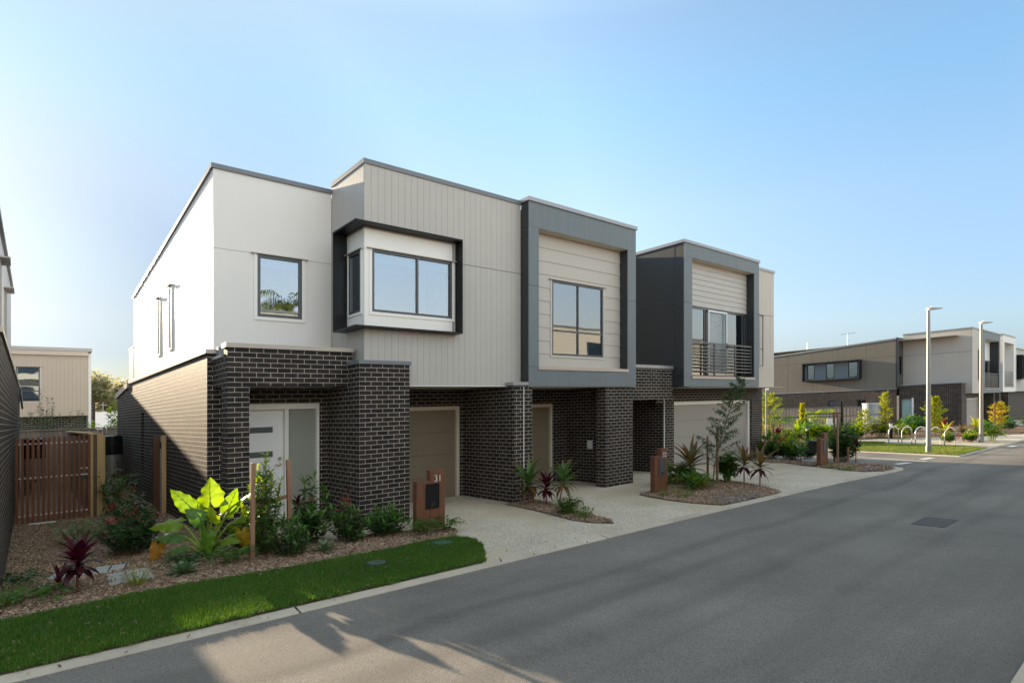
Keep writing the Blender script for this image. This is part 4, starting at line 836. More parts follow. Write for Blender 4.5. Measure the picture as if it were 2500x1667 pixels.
# ---------------------------------------------------------------- street furniture
def lamp(x, y, hh, lab):
    t = thing('street_lamp', lab, 'street lamp', (x, y, 0), 'slim street lamps')
    MB().tube([(x, y, -.1), (x, y, hh)], [.085, .055], 18).build('pole', 'lamp_grey', t, smooth=True); MB().cyl(x, y, -.02, .25, .10, 18).build('base_sleeve', 'lamp_grey', t, smooth=True)
    hd = MB().hexa([(x-.08,y-.05,hh+.0),(x+.5,y-.32,hh+.06),(x+.56,y-.18,hh+.06),(x+.02,y+.08,hh+.0),(x-.10,y-.05,hh+.09),(x+.5,y-.34,hh+.085),(x+.58,y-.18,hh+.085),(x+.02,y+.10,hh+.09)]).build('lamp_head', 'lamp_grey', t, bevel=.006)
    MB().hexa([(x+.16,y-.13,hh+.012),(x+.46,y-.28,hh+.045),(x+.50,y-.2,hh+.045),(x+.2,y-.05,hh+.012),(x+.16,y-.13,hh+.02),(x+.46,y-.28,hh+.05),(x+.50,y-.2,hh+.05),(x+.2,y-.05,hh+.02)]).build('lens', 'lens', hd); MB().cyl(x + .12, y - .06, hh + .088, hh + .15, .035, 10).build('photocell', 'lens', hd)
    return t
lamp(21.58, -3.47, 5.42, 'nearer tall grey street lamp rising from the lawn island'); lamp(28.44, -3.74, 5.35, 'farther grey street lamp beside the bicycle hoops and the footpath')
HP = [((26.78, -.62), (27.04, -.83)), ((26.55, -1.24), (27.03, -1.36)), ((26.18, -1.885), (26.80, -1.96)), ((25.90, -2.5), (26.44, -2.61)), ((25.58, -3.11), (26.17, -3.20))]
NM = ('leftmost steel bicycle hoop, farthest from the street', 'second steel bicycle hoop counted from the garden bollard', 'middle steel bicycle hoop, just left of the near lamp pole', 'fourth steel bicycle hoop, just right of the near lamp pole', 'rightmost steel bicycle hoop, closest to the street')
for (a, c), l in zip(HP, NM):
    mx, my = (a[0] + c[0]) / 2, (a[1] + c[1]) / 2; ax = Vector((.60, -.36)).normalized() * .26
    pts = [(mx - ax.x, my - ax.y, -.05), (mx - ax.x, my - ax.y, .5)] + [(mx - ax.x * math.cos(math.pi * k / 10), my - ax.y * math.cos(math.pi * k / 10), .5 + .27 * math.sin(math.pi * k / 10)) for k in range(1, 10)] + [(mx + ax.x, my + ax.y, .5), (mx + ax.x, my + ax.y, -.05)]
    tag(MB().tube(pts, .027, 12).build('bicycle_hoop', 'steel', base=(mx, my, 0), smooth=True), l, 'bike rack', 'bicycle hoops on the footpath')
for x, y, l in ((25.65, 2.72, 'black garden bollard light left of the lawn island'), (30.47, .46, 'black garden bollard light behind the bicycle hoops'), (29.2, 6.6, 'dark bollard light in front of the pool fence')):
    t = thing('bollard_light', l, 'bollard light', (x, y, 0), 'bollard lights'); MB().cyl(x, y, -.05, .60, .085, 16).build('post', 'black_metal', t, smooth=True); MB().cyl(x, y, .60, .78, .078, 16).build('lens', 'lens', t, smooth=True); MB().cyl(x, y, .78, .86, .09, 16, .06).build('cap', 'black_metal', t)
t = thing('street_sign', 'small white parking sign on a thin pole by the side wall of the second house', 'sign', (22.9, 3.5, 0))
MB().tube([(22.9, 3.5, -.1), (22.9, 3.5, 3.28)], .032, 10).build('pole', 'lamp_grey', t); p = MB().box(22.80, 23.07, 3.44, 3.46, 2.72, 3.34).build('sign_plate', 'notice', t); MB().box(22.88, 22.99, 3.434, 3.438, 3.08, 3.20).build('red_symbol', 'red_ink', p)
# pool fence, gate, tank
t = thing('pool_fence', 'low black tubular fence in front of the grey paling fence', 'fence', (34, 6, 0))
for k, (xa, ya, xb, yb) in enumerate(((27.2, 11.0, 31.3, 3.2), (31.3, 3.2, 35.8, 2.2))):
    n = int(math.hypot(xb - xa, yb - ya) / .13)
    bars = MB()
    for i in range(n + 1):
        u = i / n; x, y = xa + (xb - xa) * u, ya + (yb - ya) * u; bars.tube([(x, y, .05), (x, y, 1.18)], .010, 5)
    bars.build('bars', 'black_metal', t)
    for z in (.1, 1.18): MB().tube([(xa, ya, z), (xb, yb, z)], .022, 6).build('rail', 'black_metal', t)
t = thing('pool_gate', 'tall black gate post and gate with a white notice', 'gate', (30.6, 3.4, 0))
MB().box(31.2, 31.3, 3.1, 3.2, -.1, 2.05).build('gate_post', 'black_metal', t); MB().box(30.0, 30.06, 4.6, 4.66, -.1, 1.35).build('gate_post', 'black_metal', t)
gb = MB()
for i in range(12):
    u = (i + .5) / 12; gb.tube([(30.05 + 1.15 * u, 4.6 - 1.45 * u, .12), (30.05 + 1.15 * u, 4.6 - 1.45 * u, 1.35)], .014, 5)
gb.build('bars', 'black_metal', t); MB().tube([(30.05, 4.6, 1.36), (31.2, 3.15, 1.36)], .03, 6).build('rail', 'black_metal', t)
MB().hexa([(30.62,3.72,.28),(30.94,3.32,.28),(30.98,3.35,.28),(30.66,3.75,.28),(30.62,3.72,1.08),(30.94,3.32,1.08),(30.98,3.35,1.08),(30.66,3.75,1.08)]).build('notice', 'notice', t)
t = thing('paling_fence', 'tall grey paling fence along the side of the far corner house', 'fence', (45.2, 12, 0))
pal = MB()
for i in range(100): MB().box(45.2 - (.012 if i % 2 else 0), 45.225 - (.012 if i % 2 else 0), 6.9 + i * .125, 7.018 + i * .125, -.2, 1.52 + random.uniform(-.01, .01)).build('paling', 'grey_paling', t)
MB().box(45.16, 45.26, 6.85, 19.45, 1.54, 1.58).build('top_rail', 'grey_paling', t)
t = thing('rain_tank', 'round galvanised rainwater tank beside the far grey fence', 'water tank', (45.4, 6.3, 0)); MB().cyl(45.4, 6.25, -.2, 1.75, .62, 32).build('tank_body', 'galv', t); MB().cyl(45.4, 6.25, 1.752, 1.80, .66, 32).build('tank_lid', 'white_plastic', t)
# ---------------------------------------------------------------- plants
R = random.Random(11)
PROF = {'lance': lambda t: max(.06, math.sin(math.pi * min(1, t ** .75 * .97 + .03)) ** .9), 'oval': lambda t: max(.05, math.sin(math.pi * min(1, t * .96 + .02)) ** .65),
        'strap': lambda t: max(.03, (1 - t ** 3.0)), 'obov': lambda t: max(.05, math.sin(math.pi * min(1, t ** 1.35 * .98 + .02)) ** .7), 'blade': lambda t: max(.04, 1 - t)}
def leaf(mb, p, az, el, Ln, Wd, droop=.6, n=4, fold=.22, prof='lance', tint=None, twist=0):
    tint = R.random() if tint is None else tint; pf = PROF[prof]; c = Vector(p); i0 = len(mb.v)
    s = Vector((-math.sin(az), math.cos(az), 0)); st = Ln / n
    for i in range(n + 1):
        t = i / n; e = el - droop * t; d = Vector((math.cos(az) * math.cos(e), math.sin(az) * math.cos(e), math.sin(e)))
        up = s.cross(d) * -1; w = Wd / 2 * pf(t); sd = s * math.cos(twist) + up * math.sin(twist)
        if i: c = c + d * st
        a = c + sd * w + up * (fold * w); b = c - sd * w + up * (fold * w)
        mb.v += [tuple(a), tuple(c), tuple(b)]
    for i in range(n):
        k = i0 + i * 3; ta, tb = i / n, (i + 1) / n
        mb.f.append((k, k+1, k+4, k+3)); mb.f.append((k+1, k+2, k+5, k+4)); mb.uv += [(tint, ta), (tint, ta), (tint, tb), (tint, tb)] * 2
def leaflet(mb, p, az, el, Ln, Wd, tint=None, fold=.2):
    """small leaf: two folded faces"""
    tint = R.random() if tint is None else tint
    d = Vector((math.cos(az) * math.cos(el), math.sin(az) * math.cos(el), math.sin(el))); s = Vector((-math.sin(az), math.cos(az), 0)); up = d.cross(s)
    roll = R.uniform(-.6, .6); s = s * math.cos(roll) + up * math.sin(roll); up = d.cross(s)
    p = Vector(p); m = p + d * Ln * .45; i = len(mb.v)
    mb.v += [tuple(p), tuple(m + s * Wd / 2 + up * fold * Wd), tuple(p + d * Ln - up * .08 * Ln), tuple(m - s * Wd / 2 + up * fold * Wd), tuple(m)]
    mb.f += [(i, i+4, i+2, i+1), (i, i+3, i+2, i+4)]; mb.uv += [(tint, 0), (tint, .45), (tint, 1), (tint, .45)] * 2
GA = 2.39996
def cordyline(x, y, hh, label, nl=22, Ln=.42, Wd=.075, mat='leaf_cordy', mat2=None, trunk=.35, group=None, cat='cordyline', z=0, lean=(0, 0), stem='stem_red', el_out=-.35):
    Wd *= 1.25; Ln *= 1.12; nl = int(nl * 1.2); t = thing('cordyline', label, cat, (x, y, z), group); tp = (x + lean[0], y + lean[1], z + trunk)
    MB().tube([(x, y, z - .05), (x + lean[0] * .4, y + lean[1] * .4, z + trunk * .5), tp], [.018, .015, .012], 6, tint=.5).build('stem', stem, t, smooth=True)
    a = MB(); b = MB(); top = hh - trunk
    for i in range(nl):
        u = i / (nl - 1); el = 1.38 * (1 - u) ** .8 + el_out * u + R.uniform(-.12, .12); l = Ln * R.uniform(.8, 1.12) * (.72 + .5 * math.sin(math.pi * min(1, u + .25)))
        leaf(b if (mat2 and u > .62) else a, (tp[0], tp[1], tp[2] + top * .22 * (1 - u) - .04 * u), i * GA + R.uniform(-.3, .3), el, l, Wd * R.uniform(.8, 1.15), droop=R.uniform(.35, .8) + .5 * u, n=6)
    a.build('leaves', mat, t, smooth=True)
    if b.v: b.build('old_leaves', mat2, t, smooth=True)
    return t
def shrub(x, y, hh, r, label, ns=12, nl=22, Ln=.07, Wd=.032, mat='leaf_dark', tipmat=None, tipn=4, cat='shrub', group=None, z=0, name='shrub', shape=1.0, tiplen=1.2, base_w=.25, lo=.18):
    t = thing(name, label, cat, (x, y, z), group); st = MB(); a = MB(); b = MB(); nl = int(nl * 1.15); Ln *= 1.45; Wd *= 1.35; hh *= 1.1
    for k in range(ns):
        az = k * GA + R.uniform(-.3, .3); rr = r * math.sqrt((k + .5) / ns) * R.uniform(.85, 1.1); zt_ = hh * (1 - .55 * (rr / r) ** 2 * shape) * R.uniform(.62, 1.12)
        p0 = Vector((x + math.cos(az) * rr * base_w, y + math.sin(az) * rr * base_w, z)); p2 = Vector((x + math.cos(az) * rr, y + math.sin(az) * rr, z + zt_)); p1 = (p0 + p2) / 2 + Vector((math.cos(az) * rr * .12, math.sin(az) * rr * .12, zt_ * .08))
        q = lambda u: p0 * (1 - u) ** 2 + p1 * 2 * u * (1 - u) + p2 * u * u
        st.tube([q(u) for u in (0, .33, .66, 1)], [.008, .006, .004, .002], 4, cap=False, tint=R.random())
        for i in range(nl):
            u = lo + (1 - lo) * (i + R.random()) / nl; p = q(u); tip = tipmat and i >= nl - tipn and (k % 3 == 0 or tipmat not in ('leaf_red', 'leaf_burgundy'))
            leaflet(b if tip else a, p, i * GA + k + R.uniform(-.5, .5), R.uniform(-.15, .75) + (.5 if tip else 0), Ln * R.uniform(.7, 1.2) * (tiplen if tip else 1), Wd * R.uniform(.8, 1.2))
    st.build('stems', 'bark', t); a.build('foliage', mat, t)
    if b.v: b.build('young_leaves', tipmat, t)
    return t
def ginger(x, y, hh, label, ns=14, Ln=.26, Wd=.055, mat='leaf_mid', mat2=None, spread=.35, cat='ginger', group=None, z=0, np_=7, name='ginger_clump', flower=None):
    Ln *= 1.15; Wd *= 1.2; ns = int(ns * 1.25); t = thing(name, label, cat, (x, y, z), group); st = MB(); a = MB(); b = MB(); fl = MB()
    for k in range(ns):
        az = k * GA + R.uniform(-.4, .4); rr = spread * 1.1 * math.sqrt((k + .5) / ns); h_ = hh * R.uniform(.7, 1.0) * (1 - .25 * rr / spread)
        p0 = Vector((x + math.cos(az) * rr * .3, y + math.sin(az) * rr * .3, z)); p2 = Vector((x + math.cos(az) * rr, y + math.sin(az) * rr, z + h_))
        st.tube([p0, p0.lerp(p2, .5) + Vector((0, 0, h_ * .06)), p2], [.008, .007, .004], 5, cap=False, tint=R.random()); sa = az + R.uniform(0, 3)
        for i in range(np_):
            u = .25 + .75 * (i + .5) / np_; p = p0.lerp(p2, u)
            leaf(b if (mat2 and R.random() < .3) else a, p, sa + (math.pi if i % 2 else 0) + R.uniform(-.35, .35), R.uniform(.35, .95), Ln * R.uniform(.75, 1.1), Wd * R.uniform(.8, 1.15), droop=R.uniform(.7, 1.3), n=5)
        if flower and k % 3 == 0:
            for i in range(6): leaf(fl, p2 + Vector((0, 0, .02 * i)), i * GA, 1.0, .07, .018, .3, n=2)
    st.build('stems', 'stem_green', t, smooth=True); a.build('leaves', mat, t, smooth=True)
    if b.v: b.build('variegated_leaves', mat2, t, smooth=True)
    if fl.v: fl.build('flowers', flower, t)
    return t
def tuft(x, y, hh, label, nb=110, r=.05, wd=.007, mat='leaf_tuft', group=None, z=0, spread=.9, cat='grass tuft'):
    mb = MB()
    for i in range(nb):
        az = R.uniform(0, 6.283); rr = r * math.sqrt(R.random()); e = R.uniform(.55, 1.45)
        leaf(mb, (x + math.cos(az) * rr, y + math.sin(az) * rr, z), az + R.uniform(-.4, .4), e, hh * R.uniform(.7, 1.2), wd, droop=R.uniform(.3, spread + .4), n=4, fold=.1, prof='blade')
    return tag(mb.build('grass_tuft', mat, base=(x, y, z)), label, cat, group)
def rosette(x, y, r, label, nl=26, mat='leaf_agave', z=0, Wd=.09, name='agave', cat='agave', prof='obov', group=None):
    mb = MB()
    for i in range(nl):
        u = i / (nl - 1); leaf(mb, (x, y, z + .03), i * GA, 1.3 * (1 - u) + .12, r * (.65 + .45 * u) * R.uniform(.9, 1.1), Wd * R.uniform(.85, 1.1), droop=.15 + .2 * u, n=5, fold=.35, prof=prof)
    return tag(mb.build(name, mat, base=(x, y, z), smooth=True), label, cat, group)
def fern(x, y, hh, r, label, nf=16, mat='leaf_mid', z=0, group=None, name='fern', cat='fern', Ln=.09, Wd=.028, pin=9):
    mb = MB()
    for k in range(nf):
        az = k * GA + R.uniform(-.3, .3); rr = r * R.uniform(.6, 1.05); h_ = hh * R.uniform(.6, 1.05)
        for i in range(pin):
            u = (i + 1) / pin; px, py = x + math.cos(az) * rr * u, y + math.sin(az) * rr * u; pz = z + h_ * math.sin(math.pi * .72 * u ** .8)
            sc = math.sin(math.pi * (.15 + .8 * u)) * .6 + .45
            for sg in (1, -1): leaflet(mb, (px, py, pz), az + sg * R.uniform(.8, 1.2), R.uniform(-.2, .4), Ln * sc, Wd * sc)
        leaflet(mb, (x + math.cos(az) * rr, y + math.sin(az) * rr, z + h_ * .75), az, -.2, Ln * .8, Wd)
    return tag(mb.build(name, mat, base=(x, y, z)), label, cat, group)
def tree(x, y, hh, label, lean=(0, 0), r=.018, nb=16, blen=.5, nl=26, Ln=.09, Wd=.014, mat='leaf_willow', cat='tree', group=None, z=0, lo=.25, name='young_tree', droop=.9, upb=.7, mat2=None, shape='cone', bark='bark'):
    t = thing(name, label, cat, (x, y, z), group); T = lambda u: Vector((x + lean[0] * u ** 1.6, y + lean[1] * u ** 1.6, z + hh * u))
    tr = MB().tube([T(u) for u in (0, .15, .3, .45, .6, .75, .9, 1)], [r, r * .95, r * .85, r * .7, r * .55, r * .4, r * .25, r * .12], 7, tint=.5); a = MB(); b2 = MB()
    for k in range(nb):
        u = lo + (1 - lo) * (k + R.random() * .8) / nb; az = k * GA + R.uniform(-.4, .4); p0 = T(u); f = (1 - .75 * (u - lo) / (1 - lo)) if shape == 'cone' else math.sin(math.pi * (.15 + .8 * (u - lo) / (1 - lo))) + .15
        bl = blen * f * R.uniform(.75, 1.15); el = upb * R.uniform(.6, 1.2); d = Vector((math.cos(az) * math.cos(el), math.sin(az) * math.cos(el), math.sin(el)))
        q = lambda v: p0 + d * bl * v - Vector((0, 0, bl * .18 * v * v))
        tr.tube([q(0), q(.5), q(1)], [r * .35, r * .22, r * .08], 4, cap=False, tint=.4)
        for i in range(nl):
            v = .15 + .85 * (i + R.random()) / nl
            leaflet(b2 if (mat2 and R.random() < .35) else a, q(v) + Vector((R.uniform(-1, 1), R.uniform(-1, 1), R.uniform(-1, 1))) * .03, az + (1 if i % 2 else -1) * R.uniform(.3, 1.3), R.uniform(-droop, .5), Ln * R.uniform(.7, 1.2), Wd * R.uniform(.8, 1.2))
    tr.build('trunk', bark, t, smooth=True); a.build('crown', mat, t)
    if b2.v: b2.build('pale_foliage', mat2, t)
    return t
def stake(x, y, hh, label, group='timber stakes supporting young plants', w=.062, lean=(0, 0), cross=None):
    a = [(x-w/2,y-w/2,-.1),(x+w/2,y-w/2,-.1),(x+w/2,y+w/2,-.1),(x-w/2,y+w/2,-.1)]; b = [(p[0] + lean[0], p[1] + lean[1], hh) for p in a]
    return tag(MB().hexa(a + b).build('timber_stake', 'stake_wood', base=(x, y, 0), bevel=.003), label, 'stake', group)

# elephant ear with its big backlit leaves
def elephant(x, y):
    t = thing('elephant_ear', 'big elephant ear plant with bright lime leaves glowing in the sun', 'elephant ear', (x, y, 0))
    rv = Vector((.7638, -.6455, 0)); fv = Vector((.6455, .7638, 0)); up = Vector((0, 0, 1)); o = Vector((x, y, .02))
    P = lambda a, b, c=0: o + rv * a + up * b + fv * c
    def blade(p, d, L_, Wd, mat, face, nm='leaf', wav=.035, curl=.25):
        d = d.normalized(); s = d.cross(face).normalized(); nn = s.cross(d).normalized(); mb = MB(); cols = 10; rows = 19; ph = R.uniform(0, 6); tint = R.random()
        for i in range(rows):
            t_ = -.24 + 1.24 * i / (rows - 1)
            w = (math.sin(math.pi * min(1, (t_ + .30) / 1.30) ** .58)) ** .85 * Wd / 2 * (1 + .07 * math.sin(19 * t_ + ph)) if t_ < 1 else 0
            for j in range(cols + 1):
                c = -1 + 2 * j / cols
                notch = max(0, -t_) * (1.0 - min(1, abs(c) * 2.2)) * 1.0
                q = p + d * (t_ * L_ + notch * L_) + s * (w * c) + nn * (-(abs(c) ** 1.5) * w * .30 + wav * w * 5 * math.sin(ph + 17 * t_ + (2 if c > 0 else 0)) * abs(c) ** 3 + .010 * abs(math.sin(14 * (t_ + .35 * abs(c)))) * (1 - abs(c)) - curl * L_ * max(0, t_) ** 2)
                mb.v.append(tuple(q))
        for i in range(rows - 1):
            for j in range(cols):
                k = i * (cols + 1) + j; mb.f.append((k, k + 1, k + cols + 2, k + cols + 1))
                uv0, uv1 = abs(-1 + 2 * j / cols), abs(-1 + 2 * (j + 1) / cols); mb.uv += [(tint, uv0), (tint, uv1), (tint, uv1), (tint, uv0)]
        lf_ = mb.build(nm, mat, t, smooth=True)
        vn = MB(); tip = p + d * (L_ * .92) - nn * (curl * L_ * .82); vn.tube([p + nn * .004, p + d * (.5 * L_) - nn * (curl * L_ * .25) + nn * .004, tip], [.007, .005, .002], 5, tint=.9)
        for sg in (1, -1):
            for u in (.12, .32, .52, .7):
                a0 = p + d * (u * L_) - nn * (curl * L_ * u * u) + nn * .003; vn.tube([a0, a0 + d * (.16 * L_) + s * sg * Wd * .30 * (1.1 - u) - nn * .02], [.003, .0012], 4, cap=False, tint=.9)
        vn.build('vein', 'stem_green', lf_)
    def pet(pts, r0=.030, r1=.012, tint=.5): return MB().tube(pts, [r0 + (r1 - r0) * i / (len(pts) - 1) for i in range(len(pts))], 8, tint=tint).build('petiole', 'stem_green', t, smooth=True)
    LV = [
        ((-.16, .62, .12), (-.5, .8, .2), .34, .26, 'leaf_elephant', -fv * .8 + up * .5), ((.30, .72, .05), (.35, .85, .1), .34, .24, 'leaf_elephant', -fv * .6 + rv * .5 + up * .4), ((-.22, .22, -.2), (-.9, -.1, -.3), .30, .2, 'leaf_mid', up * .9 - fv * .4), ((.36, .30, -.15), (.8, .1, -.4), .30, .2, 'leaf_elephant', up * .8 - fv * .5),
        # attach (right, up, depth), blade direction, length, width, material, facing
        ((.03, .84, .05), (-.20, .95, .15), .40, .40, 'leaf_elephant', -fv * .9 + up * .35),
        ((-.28, .80, .02), (-.75, .75, .0), .42, .26, 'leaf_elephant', -fv * .7 + rv * .3 + up * .45),
        ((.02, .60, -.15), (-.55, .55, -.3), .30, .28, 'leaf_mid', -fv * .8 + up * .6),
        ((.50, .86, .1), (.75, .62, -.1), .42, .28, 'leaf_elephant', up * .9 - rv * .35 - fv * .15),
        ((-.42, .56, -.05), (-1, .02, -.1), .44, .32, 'leaf_elephant', up * .8 - fv * .5),
        ((-.33, .37, -.12), (-1, .12, -.2), .40, .26, 'leaf_mid', up * .9 - fv * .4),
        ((.16, .40, -.28), (-.05, -1, -.12), .36, .22, 'leaf_elephant', -fv * .95 + up * .2),
        ((.56, .38, -.05), (.15, -1, .0), .30, .24, 'leaf_yellow', -fv * .9 + up * .2),
        ((.20, .66, .16), (.55, .60, .3), .32, .28, 'leaf_elephant', -fv * .6 + up * .7),
        ((.42, .56, .2), (.9, .35, .2), .34, .24, 'leaf_elephant', up * .9 - fv * .3),
        ((.12, .56, -.06), (.1, .55, -.5), .28, .24, 'leaf_lime', -fv + up * .4)]
    for (a, b_, c), dd, L_, Wd, mat, face in LV:
        p = P(a, b_, c); d = rv * dd[0] + up * dd[1] + fv * dd[2]
        pet([P(a * .08, .0, c * .1), P(a * .28, b_ * .45, c * .3), P(a * .65, b_ * .85, c * .7), p]); blade(p, d, L_, Wd, mat, face)
    pet([P(-.02, .02), P(-.14, .25, -.05), P(-.38, .36, -.10), P(-.56, .34, -.13), P(-.66, .24, -.15)], .022, .009, .8)
    blade(P(-.66, .24, -.15), -up + rv * -.25, .36, .20, 'leaf_brown', -fv + rv * .4, 'wilted_leaf', .06, .1)
    MB().tube([P(0, -.05), P(0, .14)], [.06, .045], 10, tint=.3).build('corm', 'stem_green', t, smooth=True)
elephant(-2.67, -.36)

# front bed (31), left to right
tuft(-4.98, -1.12, .42, 'tall green grass tuft at the lower left picture corner', nb=130, r=.09, wd=.009, mat='grass_dry')
fern(-4.74, -1.18, .20, .34, 'low lime leafy plant by the left picture edge, one leaf yellowed', nf=14, mat='leaf_mid', Ln=.14, Wd=.06, pin=3, name='leafy_groundcover', cat='ground cover')
fern(-4.86, -.35, .22, .30, 'dark leafy plant behind the lime one at the left edge', nf=16, mat='leaf_dark', Ln=.10, Wd=.045, pin=4, name='leafy_groundcover', cat='ground cover')
cordyline(-4.30, -1.14, .86, 'burgundy cordyline with deep red stem in front of the ribbed cover', nl=30, Ln=.32, Wd=.085, mat='leaf_burgundy', trunk=.33, mat2=None)
cordyline(-4.46, -.72, .34, 'small dark burgundy cordyline beside the tall one', nl=18, Ln=.26, Wd=.035, mat='leaf_burgundy', trunk=.05)
tuft(-3.69, -1.30, .42, 'golden green grass tuft in front of the pale pit lid', nb=170, r=.06, mat='leaf_tuft')
rosette(-3.13, -1.18, .26, 'blue green agave rosette at the edge of the mulch', nl=24)
fern(-3.02, -.72, .20, .32, 'dark fern between the agave and the elephant ear', nf=18, mat='leaf_dark', Ln=.09, Wd=.04, pin=6)
fern(-2.52, -1.12, .26, .30, 'loose leafy plant in front of the elephant ear stems', nf=15, mat='leaf_mid', Ln=.12, Wd=.035, pin=6)
shrub(-3.50, .86, .74, .50, 'dark green shrub with red new leaves left of the elephant ear', ns=30, nl=34, Ln=.075, Wd=.034, mat='leaf_dark', tipmat='leaf_red', tipn=3)
shrub(-3.30, 2.6, .80, .45, 'red tipped shrub behind the first one, by the pine gate post', ns=22, nl=26, Ln=.08, Wd=.036, mat='leaf_dark', tipmat='leaf_red', tipn=4)
ginger(-4.02, 2.5, .55, 'arching bamboo like clump at the foot of the slat gate', ns=9, Ln=.30, Wd=.035, mat='leaf_mid', spread=.45, np_=5)
tuft(-3.85, 3.6, .45, 'dark grass tuft beside the pine gate post', nb=90, r=.08, mat='grass_dry')
ginger(-3.15, 6.0, 1.25, 'tall clump with orange flowers in front of the water tank', ns=12, Ln=.38, Wd=.045, mat='leaf_mid', spread=.38, np_=7, flower='leaf_red')
shrub(-2.95, 4.6, .45, .35, 'small dark red leaved shrub at the tank side of the yard', ns=14, nl=20, Ln=.07, mat='leaf_dark', tipmat='leaf_burgundy', tipn=6)
shrub(-1.98, -.86, 1.34, .27, 'small bushy tree between two stakes before the front door', ns=34, nl=40, Ln=.075, Wd=.026, mat='leaf_mid', tipmat='leaf_lime', tipn=6, shape=.55, base_w=.12, name='young_tree', cat='tree', lo=.06)
stake(-2.215, -1.06, 1.46, 'left timber stake beside the small bushy tree', lean=(.02, .01)); stake(-1.50, -.62, 1.44, 'right timber stake beside the small bushy tree', lean=(-.03, 0))
tag(MB().hexa([(-2.20,-1.03,.78),(-1.50,-.60,.82),(-1.50,-.585,.82),(-2.20,-1.015,.78),(-2.20,-1.03,.84),(-1.50,-.60,.88),(-1.50,-.585,.88),(-2.20,-1.015,.84)]).build('stake_tie', 'stake_wood', base=(-1.85, -.8, .8)), 'timber cross batten tied between the two stakes before the door', 'batten')
shrub(-2.12, -.42, .66, .30, 'lime yellow leafy bush between elephant ear and stake', ns=28, nl=34, Ln=.062, Wd=.026, mat='leaf_mid', tipmat='leaf_lime', tipn=14)
shrub(-1.72, -1.22, .56, .36, 'low glossy green bush at the foot of the stakes', ns=26, nl=26, Ln=.07, Wd=.030, mat='leaf_dark', tipmat='leaf_mid', tipn=5)
shrub(-1.12, -.52, .92, .38, 'broad leaved green bush before the frosted sidelight', ns=16, nl=22, Ln=.11, Wd=.045, mat='leaf_dark', tipmat='leaf_mid', tipn=4)
cordyline(-1.33, -.48, 1.05, 'thin dark red cordyline stem in front of the door handle', nl=16, Ln=.16, Wd=.035, mat='leaf_burgundy', trunk=.62)
rosette(-1.25, -1.42, .27, 'pale green agave rosette near the middle of the bed', nl=18, mat='leaf_agave', Wd=.07)
shrub(-.66, -.98, .58, .34, 'dark green bush left of the red twigged shrub', ns=24, nl=24, Ln=.075, Wd=.034, mat='leaf_dark', tipmat='leaf_mid', tipn=3)
shrub(-.52, -.62, .74, .20, 'slender red leaved shrub against the first brick pier', ns=9, nl=22, Ln=.065, Wd=.022, mat='leaf_red', shape=.4, tipmat='leaf_burgundy', tipn=5)
shrub(-.98, -.05, .74, .24, 'shrub with red tips beside the recess of the door', ns=12, nl=20, Ln=.08, Wd=.034, mat='leaf_dark', tipmat='leaf_red', tipn=7)
shrub(-.02, -1.02, .50, .44, 'low spreading green shrub in front of the first brick pier', ns=28, nl=22, Ln=.085, Wd=.034, mat='leaf_dark', tipmat='leaf_mid', tipn=6)
fern(.46, -1.52, .27, .34, 'feathery green fern left of the letterbox foot', nf=22, mat='leaf_mid', Ln=.085, Wd=.028, pin=8)
fern(.93, -1.52, .25, .32, 'feathery green fern right of the letterbox foot', nf=20, mat='leaf_mid', Ln=.085, Wd=.028, pin=8)
# wedge bed between the driveways
cordyline(3.80, -.50, 1.12, 'green cordyline clump against the second brick pier', nl=30, Ln=.52, Wd=.085, mat='leaf_cordy', mat2='leaf_bronze', trunk=.40)
cordyline(4.00, -.86, .86, 'dark purple cordyline in the middle of the wedge bed', nl=30, Ln=.36, Wd=.07, mat='leaf_burgundy', trunk=.34)
cordyline(3.98, -1.26, 1.06, 'green and red cordyline leaning over the wedge bed', nl=26, Ln=.46, Wd=.085, mat='leaf_cordy', mat2='leaf_bronze', trunk=.48, lean=(.13, -.02))
ginger(3.52, -1.98, .42, 'bushy dark green clump in the wedge bed', ns=20, Ln=.20, Wd=.032, mat='leaf_dark', spread=.26, np_=6)
ginger(3.38, -2.52, .30, 'smallest green plant at the front of the wedge bed', ns=9, Ln=.15, Wd=.026, mat='leaf_mid', spread=.20, np_=5)
# bed before the second townhouse
tuft(6.62, -2.08, .36, 'green grass tuft at the foot of letterbox 32', nb=130, r=.07, mat='grass_dry')
tuft(7.03, -2.16, .30, 'upright grass tuft right of letterbox 32', nb=80, r=.06, mat='leaf_tuft', spread=.4)
tuft(6.68, -2.62, .34, 'grass tuft nearest the kerb in the second bed', nb=110, r=.07, mat='grass_dry')
ginger(8.30, -1.10, .72, 'broad leaved green lily clump left of the cordyline', ns=16, Ln=.34, Wd=.07, mat='leaf_mid', spread=.42, np_=5)
cordyline(8.62, -1.50, 1.20, 'tall olive cordyline in front of the double garage door', nl=26, Ln=.60, Wd=.10, mat='leaf_bronze', mat2='leaf_cordy', trunk=.42, stem='stem_red')
ginger(7.95, -2.10, .50, 'yellow variegated ginger spreading over the mulch', ns=18, Ln=.34, Wd=.075, mat='leaf_mid', mat2='leaf_lime', spread=.42, np_=4)
tree(8.70, -2.09, 2.72, 'young willow leaved tree leaning in front of the garage', lean=(.62, -.46), r=.020, nb=44, blen=.82, nl=46, Ln=.115, Wd=.024, mat='leaf_willow', lo=.20)
stake(9.44, -1.50, 1.25, 'pale timber stake left of the willow leaved tree trunk', w=.045); stake(9.04, -2.02, 1.52, 'sunlit timber stake close to the willow leaved tree trunk', w=.05)
